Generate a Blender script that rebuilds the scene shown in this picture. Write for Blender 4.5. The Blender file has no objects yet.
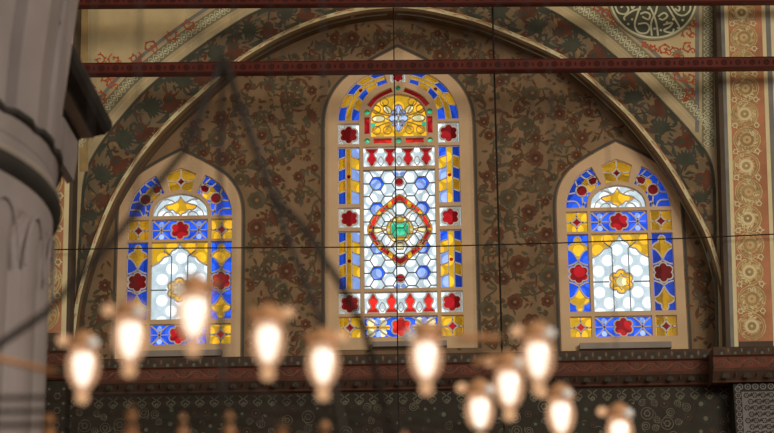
import bpy, bmesh, math, random
from math import sin, cos, pi, radians, tan, atan2, sqrt, hypot
from mathutils import Vector, Matrix
from mathutils.geometry import delaunay_2d_cdt

scene = bpy.context.scene
COL = scene.collection

# ------------------------------------------------------------------ camera
F = 2000.0
PITCH, ROLL, YAW = radians(16.174), radians(-0.658), radians(1.49)
CAM = Vector((0.0, -26.2, 1.6))

def turn(v):
    x, y, z = v
    c, s = cos(ROLL), sin(ROLL);  x, z = c*x - s*z, s*x + c*z
    c, s = cos(PITCH), sin(PITCH); y, z = c*y - s*z, s*y + c*z
    c, s = cos(YAW), sin(YAW);    x, y = c*x - s*y, s*x + c*y
    return Vector((x, y, z))

def P(px, py, Y):
    """the point of the vertical plane y = Y that the photo shows at px, py"""
    d = turn(((px - 387)/F, 1.0, -(py - 216.5)/F))
    return CAM + d*((Y - CAM.y)/d.y)

cd = bpy.data.cameras.new('camera')
cd.sensor_width = 36.0
cd.lens = F/774*36
cd.clip_end = 200
cd.dof.use_dof = True
cd.dof.focus_distance = 26.8
cd.dof.aperture_fstop = 1.35
cam = bpy.data.objects.new('camera', cd)
r, u, f_ = turn((1, 0, 0)), turn((0, 0, 1)), turn((0, 1, 0))
cam.matrix_world = Matrix(((r.x, u.x, -f_.x, CAM.x), (r.y, u.y, -f_.y, CAM.y), (r.z, u.z, -f_.z, CAM.z), (0, 0, 0, 1)))
COL.objects.link(cam)
scene.camera = cam

# ------------------------------------------------------------------ world, light, exposure
w = bpy.data.worlds.new('world'); scene.world = w; w.use_nodes = True
bg = w.node_tree.nodes['Background']
bg.inputs[0].default_value = (1.0, 0.78, 0.55, 1)
bg.inputs[1].default_value = 0.24

def area(name, loc, target, size, power, colour):
    l = bpy.data.lights.new(name, 'AREA'); l.size = size; l.energy = power; l.color = colour
    o = bpy.data.objects.new(name, l); COL.objects.link(o)
    o.location = loc
    o.rotation_euler = (Vector(target) - Vector(loc)).to_track_quat('-Z', 'Y').to_euler()
    return o
area('daylight_gallery', (13, -34, 11.5), (1.5, 0, 9), 7, 3350, (1.0, 0.82, 0.60))
area('daylight_side', (6, -24, 9), (-4, -12, 6), 3, 330, (0.92, 0.93, 1.0))

vs = scene.view_settings
vs.view_transform = 'Standard'; vs.look = 'None'; vs.exposure = 0.0; vs.gamma = 1.0
vs.use_curve_mapping = False

# ------------------------------------------------------------------ materials
def lin(c):
    c /= 255.0
    return c/12.92 if c <= 0.04045 else ((c + 0.055)/1.055)**2.4
EL = (0.60, 0.47, 0.35)
MATS = {}
def paint(name, rgb, var=0.22, scale=3.0, rough=0.8, metal=0.0, albedo=None, bump=0.0):
    """matt painted surface, rgb as it looks in the photo; wear from noise"""
    if name in MATS: return MATS[name]
    m = bpy.data.materials.new(name); m.use_nodes = True
    nt = m.node_tree; b = nt.nodes['Principled BSDF']
    c = albedo or tuple(min(0.92, lin(v)/e) for v, e in zip(rgb, EL))
    tc = nt.nodes.new('ShaderNodeTexCoord')
    n = nt.nodes.new('ShaderNodeTexNoise'); n.inputs['Scale'].default_value = scale; n.inputs['Detail'].default_value = 6
    nt.links.new(tc.outputs['Object'], n.inputs['Vector'])
    rp = nt.nodes.new('ShaderNodeValToRGB')
    rp.color_ramp.elements[0].position = 0.3; rp.color_ramp.elements[1].position = 0.7
    rp.color_ramp.elements[0].color = tuple(v*(1 - var) for v in c) + (1,)
    rp.color_ramp.elements[1].color = tuple(min(0.95, v*(1 + var)) for v in c) + (1,)
    nt.links.new(n.outputs['Fac'], rp.inputs['Fac'])
    nt.links.new(rp.outputs['Color'], b.inputs['Base Color'])
    b.inputs['Roughness'].default_value = rough
    b.inputs['Metallic'].default_value = metal
    b.inputs['Specular IOR Level'].default_value = 0.25
    if bump:
        n2 = nt.nodes.new('ShaderNodeTexNoise'); n2.inputs['Scale'].default_value = 40; n2.inputs['Detail'].default_value = 4
        nt.links.new(tc.outputs['Object'], n2.inputs['Vector'])
        bp = nt.nodes.new('ShaderNodeBump'); bp.inputs['Strength'].default_value = bump; bp.inputs['Distance'].default_value = 0.02
        nt.links.new(n2.outputs['Fac'], bp.inputs['Height']); nt.links.new(bp.outputs['Normal'], b.inputs['Normal'])
    MATS[name] = m
    return m

def glass(name, c):
    m = bpy.data.materials.new(name); m.use_nodes = True
    nt = m.node_tree; nt.nodes.clear()
    out = nt.nodes.new('ShaderNodeOutputMaterial')
    t = nt.nodes.new('ShaderNodeBsdfTransparent')
    tc = nt.nodes.new('ShaderNodeTexCoord'); n = nt.nodes.new('ShaderNodeTexNoise')
    n.inputs['Scale'].default_value = 9; nt.links.new(tc.outputs['Object'], n.inputs['Vector'])
    rp = nt.nodes.new('ShaderNodeValToRGB')
    rp.color_ramp.elements[0].position = 0.3; rp.color_ramp.elements[1].position = 0.7
    rp.color_ramp.elements[0].color = tuple(v*0.82 for v in c) + (1,)
    rp.color_ramp.elements[1].color = tuple(min(1, v*1.12) for v in c) + (1,)
    nt.links.new(n.outputs['Fac'], rp.inputs['Fac']); nt.links.new(rp.outputs['Color'], t.inputs['Color'])
    g = nt.nodes.new('ShaderNodeBsdfGlossy'); g.inputs['Roughness'].default_value = 0.25
    fr = nt.nodes.new('ShaderNodeFresnel'); fr.inputs['IOR'].default_value = 1.25
    mx = nt.nodes.new('ShaderNodeMixShader')
    nt.links.new(fr.outputs[0], mx.inputs[0]); nt.links.new(t.outputs[0], mx.inputs[1]); nt.links.new(g.outputs[0], mx.inputs[2])
    nt.links.new(mx.outputs[0], out.inputs['Surface'])
    MATS[name] = m
    return m
glass('blue_glass', (0.024, 0.115, 0.98))
glass('pale_blue_glass', (0.33, 0.46, 0.95))
glass('yellow_glass', (0.93, 0.46, 0.022))
glass('pale_yellow_glass', (0.98, 0.80, 0.42))
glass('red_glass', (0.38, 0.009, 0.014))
glass('bright_red_glass', (0.70, 0.026, 0.02))  # same red with stronger daylight behind it put into the colour
glass('dark_shaded_red_glass', (0.26, 0.010, 0.012))  # dark red, with the shade of the reveal put into the colour
glass('white_glass', (0.84, 0.93, 0.97))
glass('green_glass', (0.02, 0.50, 0.22))
glass('light_green_glass', (0.10, 0.65, 0.36))

def emit(name, c, s):
    m = bpy.data.materials.new(name); m.use_nodes = True
    nt = m.node_tree; nt.nodes.clear()
    out = nt.nodes.new('ShaderNodeOutputMaterial'); e = nt.nodes.new('ShaderNodeEmission')
    e.inputs[0].default_value = c + (1,); e.inputs[1].default_value = s
    nt.links.new(e.outputs[0], out.inputs['Surface'])
    MATS[name] = m
    return m
emit('daylit_frosted_pane', (0.84, 0.94, 1.0), 0.90)
emit('daylit_bullseye', (0.97, 0.98, 1.0), 1.45)
emit('lamp_bulb_light', (1.0, 0.98, 0.94), 3.6)
emit('lit_finial_and_glint', (1.0, 0.56, 0.29), 0.72)  # glow put in as emission, for the finial and a glint beside the cap

paint('plaster', (188, 148, 106), 0.10, 2.0, bump=0.05)
paint('reveal_white', None, 0.05, albedo=(0.92, 0.92, 0.90))
paint('came_cream', (245, 225, 188), 0.08, 5)
paint('came_grey', (120, 118, 112), 0.08, 5)
paint('came_gold', (196, 150, 84), 0.12, 5)
paint('tympanum_brown', (119, 89, 60), 0.16, 1.6, bump=0.1)
paint('ornament_red', (90, 54, 34), 0.25, 6)
paint('ornament_dark_red', (76, 45, 29), 0.25, 6)
paint('ornament_green', (80, 68, 47), 0.22, 6)
paint('ornament_vine', (80, 59, 38), 0.2, 6)
paint('ornament_light', (124, 90, 54), 0.2, 6)
paint('outline_grey', (70, 62, 52), 0.15, 6)
paint('arch_ground', (104, 82, 56), 0.18, 1.6, bump=0.1)
paint('arch_green', (60, 56, 42), 0.22, 6)
paint('arch_red', (84, 48, 31), 0.25, 6)
paint('ridge_cream', (208, 170, 116), 0.3, 7, bump=0.4)
paint('ridge_red', (158, 100, 64), 0.3, 7)
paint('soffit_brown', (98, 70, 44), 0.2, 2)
paint('strip_cream', (164, 138, 98), 0.12, 3)
paint('strip_olive', (118, 103, 72), 0.15, 4)
paint('strip_grey', (112, 102, 88), 0.18, 4)
paint('spandrel_cream', (176, 146, 100), 0.12, 3)
paint('arabesque_red', (156, 72, 42), 0.2, 5)
paint('roundel_green', (72, 68, 50), 0.18, 4)
paint('script_cream', (178, 162, 122), 0.1, 4)
paint('panel_orange', (158, 100, 66), 0.2, 4)
paint('panel_buff', (178, 142, 92), 0.15, 3)
paint('panel_olive', (146, 114, 70), 0.2, 4)
paint('panel_cream', (200, 166, 118), 0.1, 3)
paint('groove_dark', (72, 56, 42), 0.2, 3)
paint('cornice_brown', (68, 47, 34), 0.25, 4, bump=0.2)
paint('cornice_red', (92, 47, 33), 0.22, 4, bump=0.1)
paint('cornice_grey', (56, 49, 40), 0.2, 5)
paint('cornice_line', (100, 66, 48), 0.2, 5)
paint('tile_dark', (40, 32, 22), 0.25, 5, rough=0.6)
paint('tile_light', (86, 76, 58), 0.3, 8, rough=0.6)
paint('tile_green', (38, 39, 27), 0.25, 8, rough=0.6)
paint('tile_red', (60, 38, 26), 0.25, 8, rough=0.6)
paint('tile_pale', (104, 94, 84), 0.2, 5, rough=0.6)
paint('tile_black', (32, 26, 22), 0.2, 5, rough=0.6)
paint('beam_red', (74, 24, 15), 0.2, 3, rough=0.6)
paint('beam_dark', (48, 16, 11), 0.2, 6)
paint('marble_grey', None, 0.16, 1.2, rough=0.55, albedo=(0.29, 0.262, 0.268), bump=0.1)
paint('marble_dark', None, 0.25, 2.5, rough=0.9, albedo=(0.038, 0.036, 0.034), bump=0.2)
paint('marble_line', None, 0.1, 2.5, albedo=(0.32, 0.29, 0.26))
paint('ledge_grey', (130, 112, 96), 0.12, 3)
paint('iron', None, 0.2, 9, rough=0.6, albedo=(0.02, 0.017, 0.015))
paint('bronze', None, 0.2, 20, rough=0.45, metal=0.2, albedo=(0.55, 0.30, 0.15))
paint('pale_glint', None, 0.05, 20, rough=0.2, albedo=(0.86, 0.9, 0.95))  # bluish window reflection on the lamp, put in as a pale colour
paint('carpet_red', None, 0.3, 2, albedo=(0.22, 0.13, 0.09))

def lamp_glass():
    m = bpy.data.materials.new('lamp_glass'); m.use_nodes = True
    nt = m.node_tree; nt.nodes.clear()
    out = nt.nodes.new('ShaderNodeOutputMaterial')
    t = nt.nodes.new('ShaderNodeBsdfTransparent'); t.inputs[0].default_value = (1.0, 0.92, 0.82, 1)
    e = nt.nodes.new('ShaderNodeEmission'); e.inputs[0].default_value = (1.0, 0.56, 0.31, 1); e.inputs[1].default_value = 0.78
    m1 = nt.nodes.new('ShaderNodeMixShader'); m1.inputs[0].default_value = 0.62
    nt.links.new(t.outputs[0], m1.inputs[1]); nt.links.new(e.outputs[0], m1.inputs[2])
    g = nt.nodes.new('ShaderNodeBsdfGlossy'); g.inputs[0].default_value = (0.9, 0.9, 0.95, 1); g.inputs['Roughness'].default_value = 0.15
    m2 = nt.nodes.new('ShaderNodeMixShader'); m2.inputs[0].default_value = 0.10
    nt.links.new(m1.outputs[0], m2.inputs[1]); nt.links.new(g.outputs[0], m2.inputs[2])
    nt.links.new(m2.outputs[0], out.inputs['Surface'])
    MATS['lamp_glass'] = m
lamp_glass()
paint('amber_glass', None, 0.1, 20, rough=0.25, albedo=(0.75, 0.42, 0.20))

# ------------------------------------------------------------------ mesh helpers
class MB:
    def __init__(self): self.v, self.f, self.m, self.mats = [], [], [], []
    def mi(self, name):
        if name not in self.mats: self.mats.append(name)
        return self.mats.index(name)
    def face(self, pts, mat):
        i = len(self.v); self.v += [tuple(p) for p in pts]
        self.f.append(tuple(range(i, i + len(pts)))); self.m.append(self.mi(mat))
    def grid(self, rows, mat, closed=False):
        """rows of equal length joined by quads"""
        i = len(self.v); n = len(rows[0]); k = self.mi(mat)
        for r_ in rows: self.v += [tuple(p) for p in r_]
        for a in range(len(rows) - 1):
            for b in range(n if closed else n - 1):
                c = (b + 1) % n
                self.f.append((i + a*n + b, i + a*n + c, i + (a + 1)*n + c, i + (a + 1)*n + b)); self.m.append(k)
    def box(self, a, b, mat):
        x0, y0, z0 = a; x1, y1, z1 = b
        c = [(x0,y0,z0),(x1,y0,z0),(x1,y1,z0),(x0,y1,z0),(x0,y0,z1),(x1,y0,z1),(x1,y1,z1),(x0,y1,z1)]
        for q in ((0,1,2,3),(4,5,6,7),(0,1,5,4),(1,2,6,5),(2,3,7,6),(3,0,4,7)): self.face([c[i] for i in q], mat)
    def lathe(self, prof, mat, n=24, c=(0, 0, 0)):
        rows = [[(c[0] + r_*cos(2*pi*k/n), c[1] + r_*sin(2*pi*k/n), c[2] + z) for k in range(n)] for r_, z in prof]
        self.grid(rows, mat, closed=True)
    def tube(self, pts, rad, mat, n=8):
        pts = [Vector(p) for p in pts]; rows = []
        for i, p in enumerate(pts):
            d = (pts[min(i + 1, len(pts) - 1)] - pts[max(i - 1, 0)]).normalized()
            a = d.orthogonal().normalized() if abs(d.z) > 0.9 else d.cross(Vector((0, 0, 1))).normalized()
            b = d.cross(a)
            rows.append([p + (a*cos(2*pi*k/n) + b*sin(2*pi*k/n))*rad for k in range(n)])
        self.grid(rows, mat, closed=True)
        self.face(rows[0][::-1], mat); self.face(rows[-1], mat)
    def build(self, name, parent=None, smooth=False, origin=None, weld=False):
        me = bpy.data.meshes.new(name)
        o_ = Vector(origin) if origin is not None else Vector((0, 0, 0))
        me.from_pydata([tuple(Vector(p) - o_) for p in self.v], [], self.f)
        for n_ in self.mats: me.materials.append(MATS[n_])
        me.polygons.foreach_set('material_index', self.m)
        if weld:
            bm = bmesh.new(); bm.from_mesh(me); bmesh.ops.remove_doubles(bm, verts=bm.verts, dist=1e-5); bm.to_mesh(me); bm.free()
        if smooth: me.polygons.foreach_set('use_smooth', [True]*len(me.polygons))
        me.update()
        o = bpy.data.objects.new(name, me); COL.objects.link(o)
        if origin is not None: o.location = o_
        if parent is not None:
            o.parent = parent
        return o

def empty(name, loc=(0, 0, 0)):
    o = bpy.data.objects.new(name, None); COL.objects.link(o); o.location = loc; o.empty_display_size = 0.1
    return o
def tag(o, label=None, cat=None, group=None, kind=None):
    if label: o['label'] = label
    if cat: o['category'] = cat
    if group: o['group'] = group
    if kind: o['kind'] = kind
    return o

# 2-D helpers; a 2-D point is (X, Z) on a wall
def ccw(p):
    a = sum(p[i][0]*p[(i + 1) % len(p)][1] - p[(i + 1) % len(p)][0]*p[i][1] for i in range(len(p)))
    return p if a > 0 else p[::-1]
def inside(pt, poly):
    x, y = pt; c = False; j = len(poly) - 1
    for i in range(len(poly)):
        xi, yi = poly[i]; xj, yj = poly[j]
        if (yi > y) != (yj > y) and x < (xj - xi)*(y - yi)/(yj - yi) + xi: c = not c
        j = i
    return c
def segdist(p, a, b):
    dx, dy = b[0] - a[0], b[1] - a[1]; l = dx*dx + dy*dy
    t = 0 if l == 0 else max(0, min(1, ((p[0] - a[0])*dx + (p[1] - a[1])*dy)/l))
    return hypot(p[0] - a[0] - t*dx, p[1] - a[1] - t*dy)
def polydist(p, poly, closed=True):
    n = len(poly)
    return min(segdist(p, poly[i], poly[(i + 1) % n]) for i in range(n if closed else n - 1))
def spline(pts, n=8):
    out = []
    for i in range(len(pts) - 1):
        p0 = pts[max(i - 1, 0)]; p1 = pts[i]; p2 = pts[i + 1]; p3 = pts[min(i + 2, len(pts) - 1)]
        for k in range(n):
            t = k/n
            out.append(tuple(0.5*(2*b + (c - a)*t + (2*a - 5*b + 4*c - d)*t*t + (3*b - a - 3*c + d)*t**3) for a, b, c, d in zip(p0, p1, p2, p3)))
    return out + [tuple(pts[-1])]
def offs(path, d, closed=False):
    """offset to the left of the way it runs"""
    out = []; n = len(path)
    for i in range(n):
        if closed: a, b = path[i - 1], path[(i + 1) % n]
        else: a, b = path[max(i - 1, 0)], path[min(i + 1, n - 1)]
        dx, dy = b[0] - a[0], b[1] - a[1]; l = hypot(dx, dy) or 1
        out.append((path[i][0] - dy/l*d, path[i][1] + dx/l*d))
    return out
def resample(path, n):
    L = [0]
    for a, b in zip(path, path[1:]): L.append(L[-1] + hypot(b[0] - a[0], b[1] - a[1]))
    out = []; j = 0
    for k in range(n):
        s = L[-1]*k/(n - 1)
        while j < len(L) - 2 and L[j + 1] < s: j += 1
        t = (s - L[j])/((L[j + 1] - L[j]) or 1)
        out.append(tuple(a + (b - a)*t for a, b in zip(path[j], path[j + 1])))
    return out
def length(path): return sum(hypot(b[0] - a[0], b[1] - a[1]) for a, b in zip(path, path[1:]))
def circle(c, r_, n=24, rz=None): return [(c[0] + r_*cos(2*pi*k/n), c[1] + (rz or r_)*sin(2*pi*k/n)) for k in range(n)]
def lobed(c, R, n=6, rot=pi/2, m=8):
    d, q = 0.60*R, 0.40*R; out = []
    for k in range(n*m):
        th = 2*pi*k/(n*m); ph = (th + pi/n) % (2*pi/n) - pi/n
        out.append((c[0] + (d*cos(ph) + sqrt(max(0, q*q - (d*sin(ph))**2)))*cos(th + rot), c[1] + (d*cos(ph) + sqrt(max(0, q*q - (d*sin(ph))**2)))*sin(th + rot)))
    return out
def star4(c, r_, n=6, rz=None):
    rz = rz or r_; out = []
    for q in range(4):
        a, b = q*pi/2, (q + 1)*pi/2
        A, B = (cos(a), sin(a)), (cos(b), sin(b)); M_ = ((A[0] + B[0])*0.24, (A[1] + B[1])*0.24)
        for k in range(n):
            t = k/n
            x = (1 - t)**2*A[0] + 2*t*(1 - t)*M_[0] + t*t*B[0]; y = (1 - t)**2*A[1] + 2*t*(1 - t)*M_[1] + t*t*B[1]
            out.append((c[0] + x*r_, c[1] + y*rz))
    return out
def rect(x0, z0, x1, z1): return [(x0, z0), (x1, z0), (x1, z1), (x0, z1)]

class Deco:
    """ornament painted on a wall that faces the nave"""
    def __init__(self, Y): self.mb = MB(); self.Y = Y; self.k = 0
    def depth(self, layer):
        self.k += 1
        return self.Y - 0.0012*layer - 0.00003*(self.k % 37)
    def poly(self, pts, mat, layer=1):
        y = self.depth(layer)
        self.mb.face([(p[0], y - 0.00001*(i*7 % 5), p[1]) for i, p in enumerate(pts)], mat)
    def stroke(self, path, wd, mat, layer=1, closed=False, taper=False):
        y = self.depth(layer)
        if closed: path = list(path) + [path[0]]
        n = len(path)
        ws = [wd/2*(1 if not taper else max(0.15, sin(pi*(0.12 + 0.88*k/(n - 1))))) for k in range(n)]
        a = [offs(path, 1.0)[k] for k in range(n)]
        A, B = [], []
        for k, p in enumerate(path):
            dx, dz = a[k][0] - p[0], a[k][1] - p[1]
            yk = y - 0.00001*k; A.append((p[0] + dx*ws[k], yk, p[1] + dz*ws[k])); B.append((p[0] - dx*ws[k], yk, p[1] - dz*ws[k]))
        self.mb.grid([A, B], mat)
    def rosette(self, c, R, mats, n=8, layer=2, rot=0.0):
        self.poly(lobed(c, R, n, rot, 6), mats[0], layer)
        self.poly(lobed(c, R*0.62, n, rot + pi/n, 4), mats[1], layer + 1)
        self.poly(circle(c, R*0.19, 10), mats[2], layer + 2)
    def leaf(self, c, ang, L, W, mat, layer=2, bend=0.0):
        A, B = [], []
        for k in range(9):
            t = k/8; wv = W/2*sin(pi*t)**0.8*(1.15 - 0.5*t)
            a = ang + bend*t; x = c[0] + L*t*cos(ang + bend*t/2); z = c[1] + L*t*sin(ang + bend*t/2)
            A.append((x - sin(a)*wv, z + cos(a)*wv)); B.append((x + sin(a)*wv, z - cos(a)*wv))
        self.poly(A + B[::-1][1:-1], mat, layer)
    def palmette(self, c, ang, R, mat, mat2, layer=2, n=9):
        for k in range(n):
            a = ang + (k - (n - 1)/2)*(2.9/(n - 1))
            self.leaf(c, a, R*(0.72 + 0.28*cos((a - ang)*0.8)), R*0.30, mat, layer, 0.25*(a - ang))
        self.poly(circle(c, R*0.30, 12), mat2, layer + 1)
    def carnation(self, c, ang, R, mat, mat2, layer=2):
        pts = [c]
        for k in range(15):
            a = ang + (k - 7)*0.17; q = R*(1.0 if k % 2 == 0 else 0.82)
            pts.append((c[0] + q*cos(a), c[1] + q*sin(a)))
        self.poly(pts, mat, layer)
        self.leaf((c[0] - 0.35*R*cos(ang), c[1] - 0.35*R*sin(ang)), ang, R*0.6, R*0.45, mat2, layer + 1)
    def scroll(self, c, R, turns, start, wd, mat, layer=1, hand=1):
        n = int(26*turns)
        path = [(c[0] + R*(1 - 0.86*k/n)*cos(start + hand*2*pi*turns*k/n), c[1] + R*(1 - 0.86*k/n)*sin(start + hand*2*pi*turns*k/n)) for k in range(n + 1)]
        self.stroke(path, wd, mat, layer)
        return path
    def build(self, parent, name='painted_ornament', label=None):
        o = self.mb.build(name, parent)
        if label: o['label'] = label
        return o

def cdt_fill(polys, Y, skip=('hole',)):
    """polys: (polygon, tag) in painting order -> {tag: [triangles]}"""
    vs_, fs = [], []
    for p, t in polys:
        p = ccw(p); i = len(vs_); vs_ += [Vector((float(a), float(b))) for a, b in p]; fs.append(list(range(i, i + len(p))))
    v, e, f, ov, oe, of = delaunay_2d_cdt(vs_, [], fs, 1, 1e-5, True)
    out = {}
    for tri, src in zip(f, of):
        if not src: continue
        t = polys[max(src)][1]
        if t in skip: continue
        out.setdefault(t, []).append([(v[i][0], Y, v[i][1]) for i in tri])
    return out

# ------------------------------------------------------------------ floor (far below the picture)
mb = MB(); mb.box((-16, -34, -0.1), (16, 0.6, 0), 'carpet_red'); tag(mb.build('floor'), kind='structure')

YW = -0.05      # tympanum surface
YA = -0.45      # front of the big arch
rng = random.Random(7)
def XZ(px, py, Y):
    p = P(px, py, Y); return (p.x, p.z)
def line(pts, Y): return [XZ(a, b, Y) for a, b in pts]

# ------------------------------------------------------------------ the three windows
FRAME_N = [(1, 0), (0.985, 0.20), (0.925, 0.38), (0.81, 0.545), (0.65, 0.675), (0.34, 0.845), (0, 1)]
GLASS_N = [(1, 0), (0.988, 0.15), (0.95, 0.30), (0.87, 0.49), (0.76, 0.65), (0.61, 0.785), (0.44, 0.875), (0.23, 0.945), (0, 1)]
INNER_N = [(1, 0), (0.985, 0.22), (0.93, 0.44), (0.82, 0.63), (0.64, 0.80), (0.42, 0.91), (0.2, 0.97), (0, 1)]
def half_arch(norm, hw, rise, n=5):
    return [(a*hw, b*rise) for a, b in spline(norm, n)]
def arch_path(norm, xc, hw, zs, rise, n=5):
    h = half_arch(norm, hw, rise, n)
    return [(xc - a, zs + b) for a, b in h] + [(xc + a, zs + b) for a, b in h[::-1][1:]]

class Panel:
    def __init__(self, name, poly, base):
        self.name, self.poly, self.base = name, poly, base
        self.pieces, self.cames, self.subs = [], [], []
    def piece(self, poly, mat, sub=None): self.pieces.append((poly, mat, sub)); return self
    def came(self, path, wd=None, mat=None, closed=False):
        self.cames.append((list(path) + ([path[0]] if closed else []), wd, mat)); return self

def stroke3d(mb, path, wd, y0, y1, mat):
    A = offs(path, wd/2); B = offs(path, -wd/2)
    mb.grid([[(p[0], y1, p[1]) for p in A], [(p[0], y0, p[1]) for p in A], [(p[0], y0, p[1]) for p in B], [(p[0], y1, p[1]) for p in B]], mat)

CAME = 0.020
def build_window(name, label, xc, frame, glass_out, panels, holes, zbot, came_mat, outer):
    root = empty(name, (xc, 0, zbot)); tag(root, label, 'window', kind='structure')
    def par(o):
        o.parent = root; o.matrix_parent_inverse = Matrix.Translation(root.location).inverted(); return o
    # plaster frame with a pocket for each panel
    polys = [(frame, 'plaster')] + [(p.poly, 'hole') for p in panels] + [(h, 'hole') for h, m_ in holes]
    mb = MB()
    for t, tris in cdt_fill(polys, YW - 0.012).items():
        for q in tris: mb.face(q, t)
    for loop in [p.poly for p in panels] + [h for h, m_ in holes]:
        lp = list(loop) + [loop[0]]
        mb.grid([[(a, YW - 0.012, b) for a, b in lp], [(a, 0.03, b) for a, b in lp]], 'plaster')
    lp = list(frame) + [frame[0]]
    mb.grid([[(a, YW - 0.012, b) for a, b in lp], [(a, YW + 0.03, b) for a, b in lp]], 'plaster')
    par(mb.build('plaster_frame', weld=True))
    for p in panels:
        polys = [(p.poly, (p.base, None))] + [(q, (m_, s)) for q, m_, s in p.pieces]
        res = cdt_fill(polys, 0.0)
        # keep what lies inside the panel
        bufs = {}
        for (m_, s), tris in res.items():
            for q in tris:
                c = (sum(v[0] for v in q)/3, sum(v[2] for v in q)/3)
                if inside(c, p.poly): bufs.setdefault(s, MB()).face(q, m_)
        main = par(bufs.pop(None, MB()).build(p.name, weld=True))
        cb = MB()
        for path, wd, m_ in p.cames:
            stroke3d(cb, path, wd or CAME, -0.016, 0.012, m_ or came_mat)
        lp = list(p.poly) + [p.poly[0]]
        stroke3d(cb, lp, CAME*0.7, -0.016, 0.012, came_mat)
        c_ = cb.build('came'); c_.parent = main; c_.matrix_parent_inverse = Matrix.Translation(root.location).inverted() @ Matrix.Identity(4)
        c_.matrix_parent_inverse = Matrix.Identity(4)
        for s, b in bufs.items():
            o = b.build(s, weld=True); o.parent = main
    for h, m_ in holes:
        mb = MB(); mb.face([(a, 0.0, b) for a, b in h], m_)
        par(mb.build('glass_inlay'))
    # deep reveal through the thick wall and the outer daylit panes
    D = 1.5
    xl, xr, zb, zt = outer
    ring = [(a, b) for a, b in glass_out] 
    cx = (xl + xr)/2
    zc = zb + (zt - zb)*0.5
    out = [(min(max(a, xl), xr), min(max(b, zb), zt)) for a, b in ring]
    zm = (max(b for a, b in ring) + min(b for a, b in ring))/2
    far = [(a, b + (0.32 if b > zm else 0.0)) for a, b in ring]
    mb = MB()
    lp = list(range(len(ring))) + [0]
    mb.grid([[(ring[i][0], 0.035, ring[i][1]) for i in lp], [(far[i][0], D, far[i][1]) for i in lp]], 'reveal_white')
    bx = [min(a for a, b in ring), max(a for a, b in ring), min(b for a, b in ring), max(b for a, b in ring)]
    polys = [(far, 'reveal_white')] + [(outer_shape(xl, xr, zb, zt), 'hole')]
    for t, tris in cdt_fill(polys, D - 0.002).items():
        for q in tris: mb.face(q, t)
    par(mb.build('reveal', weld=True))
    mb = MB(); sh = outer_shape(xl, xr, zb, zt)
    mb.face([(a, D + 0.02, b) for a, b in sh], 'daylit_frosted_pane')
    op = par(mb.build('outer_pane'))
    mb = MB(); k = 0; z = zb + 0.06
    while z < zt:
        x = xl + (0.03 if k % 2 else 0.165)
        while x < xr:
            c = circle((x, z), 0.083, 18)
            if all(inside(q, sh) for q in c[::3]): mb.face([(a, D + 0.005, b) for a, b in c], 'daylit_bullseye')
            x += 0.272
        z += 0.156; k += 1
    o = mb.build('bullseye_glass'); o.parent = op
    return root
def outer_shape(xl, xr, zb, zt):
    hw = (xr - xl)/2; rise = hw*0.85
    a = arch_path(GLASS_N, (xl + xr)/2, hw, zt - rise, rise)
    return [(xl, zb)] + a + [(xr, zb)]

def flower_square(x0, z0, x1, z1, base='white_glass', red='red_glass', name='rosette_panel', R=None):
    c = ((x0 + x1)/2, (z0 + z1)/2); p = Panel(name, rect(x0, z0, x1, z1), base)
    R = R or min(x1 - x0, z1 - z0)*0.43
    p.piece(lobed(c, R), red, 'red_rosette'); p.came(lobed(c, R*1.04), closed=True)
    return p
def star_square(x0, z0, x1, z1, red='red_glass'):
    c = ((x0 + x1)/2, (z0 + z1)/2); hw, hz = (x1 - x0)/2, (z1 - z0)/2
    p = Panel('star_panel', rect(x0, z0, x1, z1), 'yellow_glass')
    s = star4(c, hw*0.62, rz=hz*0.62); p.piece(s, red, 'red_star'); p.came(s, closed=True)
    for sx in (-1, 1):
        p.came([(c[0] + sx*hw*0.55, c[1]), (c[0] + sx*hw, c[1])]); p.came([(c[0], c[1] + sx*hz*0.55), (c[0], c[1] + sx*hz)])
    return p
def blue_strip(x0, z0, x1, z1, base='blue_glass', red='red_glass'):
    p = Panel('blue_strip_panel', rect(x0, z0, x1, z1), base); c = ((x0 + x1)/2, (z0 + z1)/2); hz = (z1 - z0)/2
    R = hz*0.92
    for s in (-1, 1):
        xa, xb = c[0] + s*R, (x1 if s > 0 else x0); xm = (xa + xb)/2; w_ = abs(xb - xa)/2
        for sz in (-1, 1):
            p.came(spline([(xm - w_, c[1] + sz*hz), (xm - w_*0.35, c[1] + sz*hz*0.5), (xm, c[1] + sz*hz*0.02)], 5))
            p.came(spline([(xm + w_, c[1] + sz*hz), (xm + w_*0.35, c[1] + sz*hz*0.5), (xm, c[1] + sz*hz*0.02)], 5))
        p.came([(xa, c[1]), (xb, c[1])], CAME*0.7)
        for sz in (-1, 1): p.piece(circle((xm, c[1] + sz*hz*0.62), min(w_, hz)*0.30, 10), 'pale_blue_glass')
    p.piece(lobed(c, R), red, 'red_rosette'); p.came(lobed(c, R*1.03), closed=True)
    return p
def ogee4(c, w_, h):
    """yellow pointed quatrefoil"""
    q = [(0, 0.98), (0.2, 0.92), (0.33, 0.70), (0.34, 0.48), (0.60, 0.38), (0.85, 0.22), (1, -0.04), (0.70, -0.16), (0.42, -0.38), (0.18, -0.70), (0, -1)]
    q = spline(q, 3)
    return [(c[0] + a*w_, c[1] + b*h) for a, b in q] + [(c[0] - a*w_, c[1] + b*h) for a, b in q[::-1][1:-1]]

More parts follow.
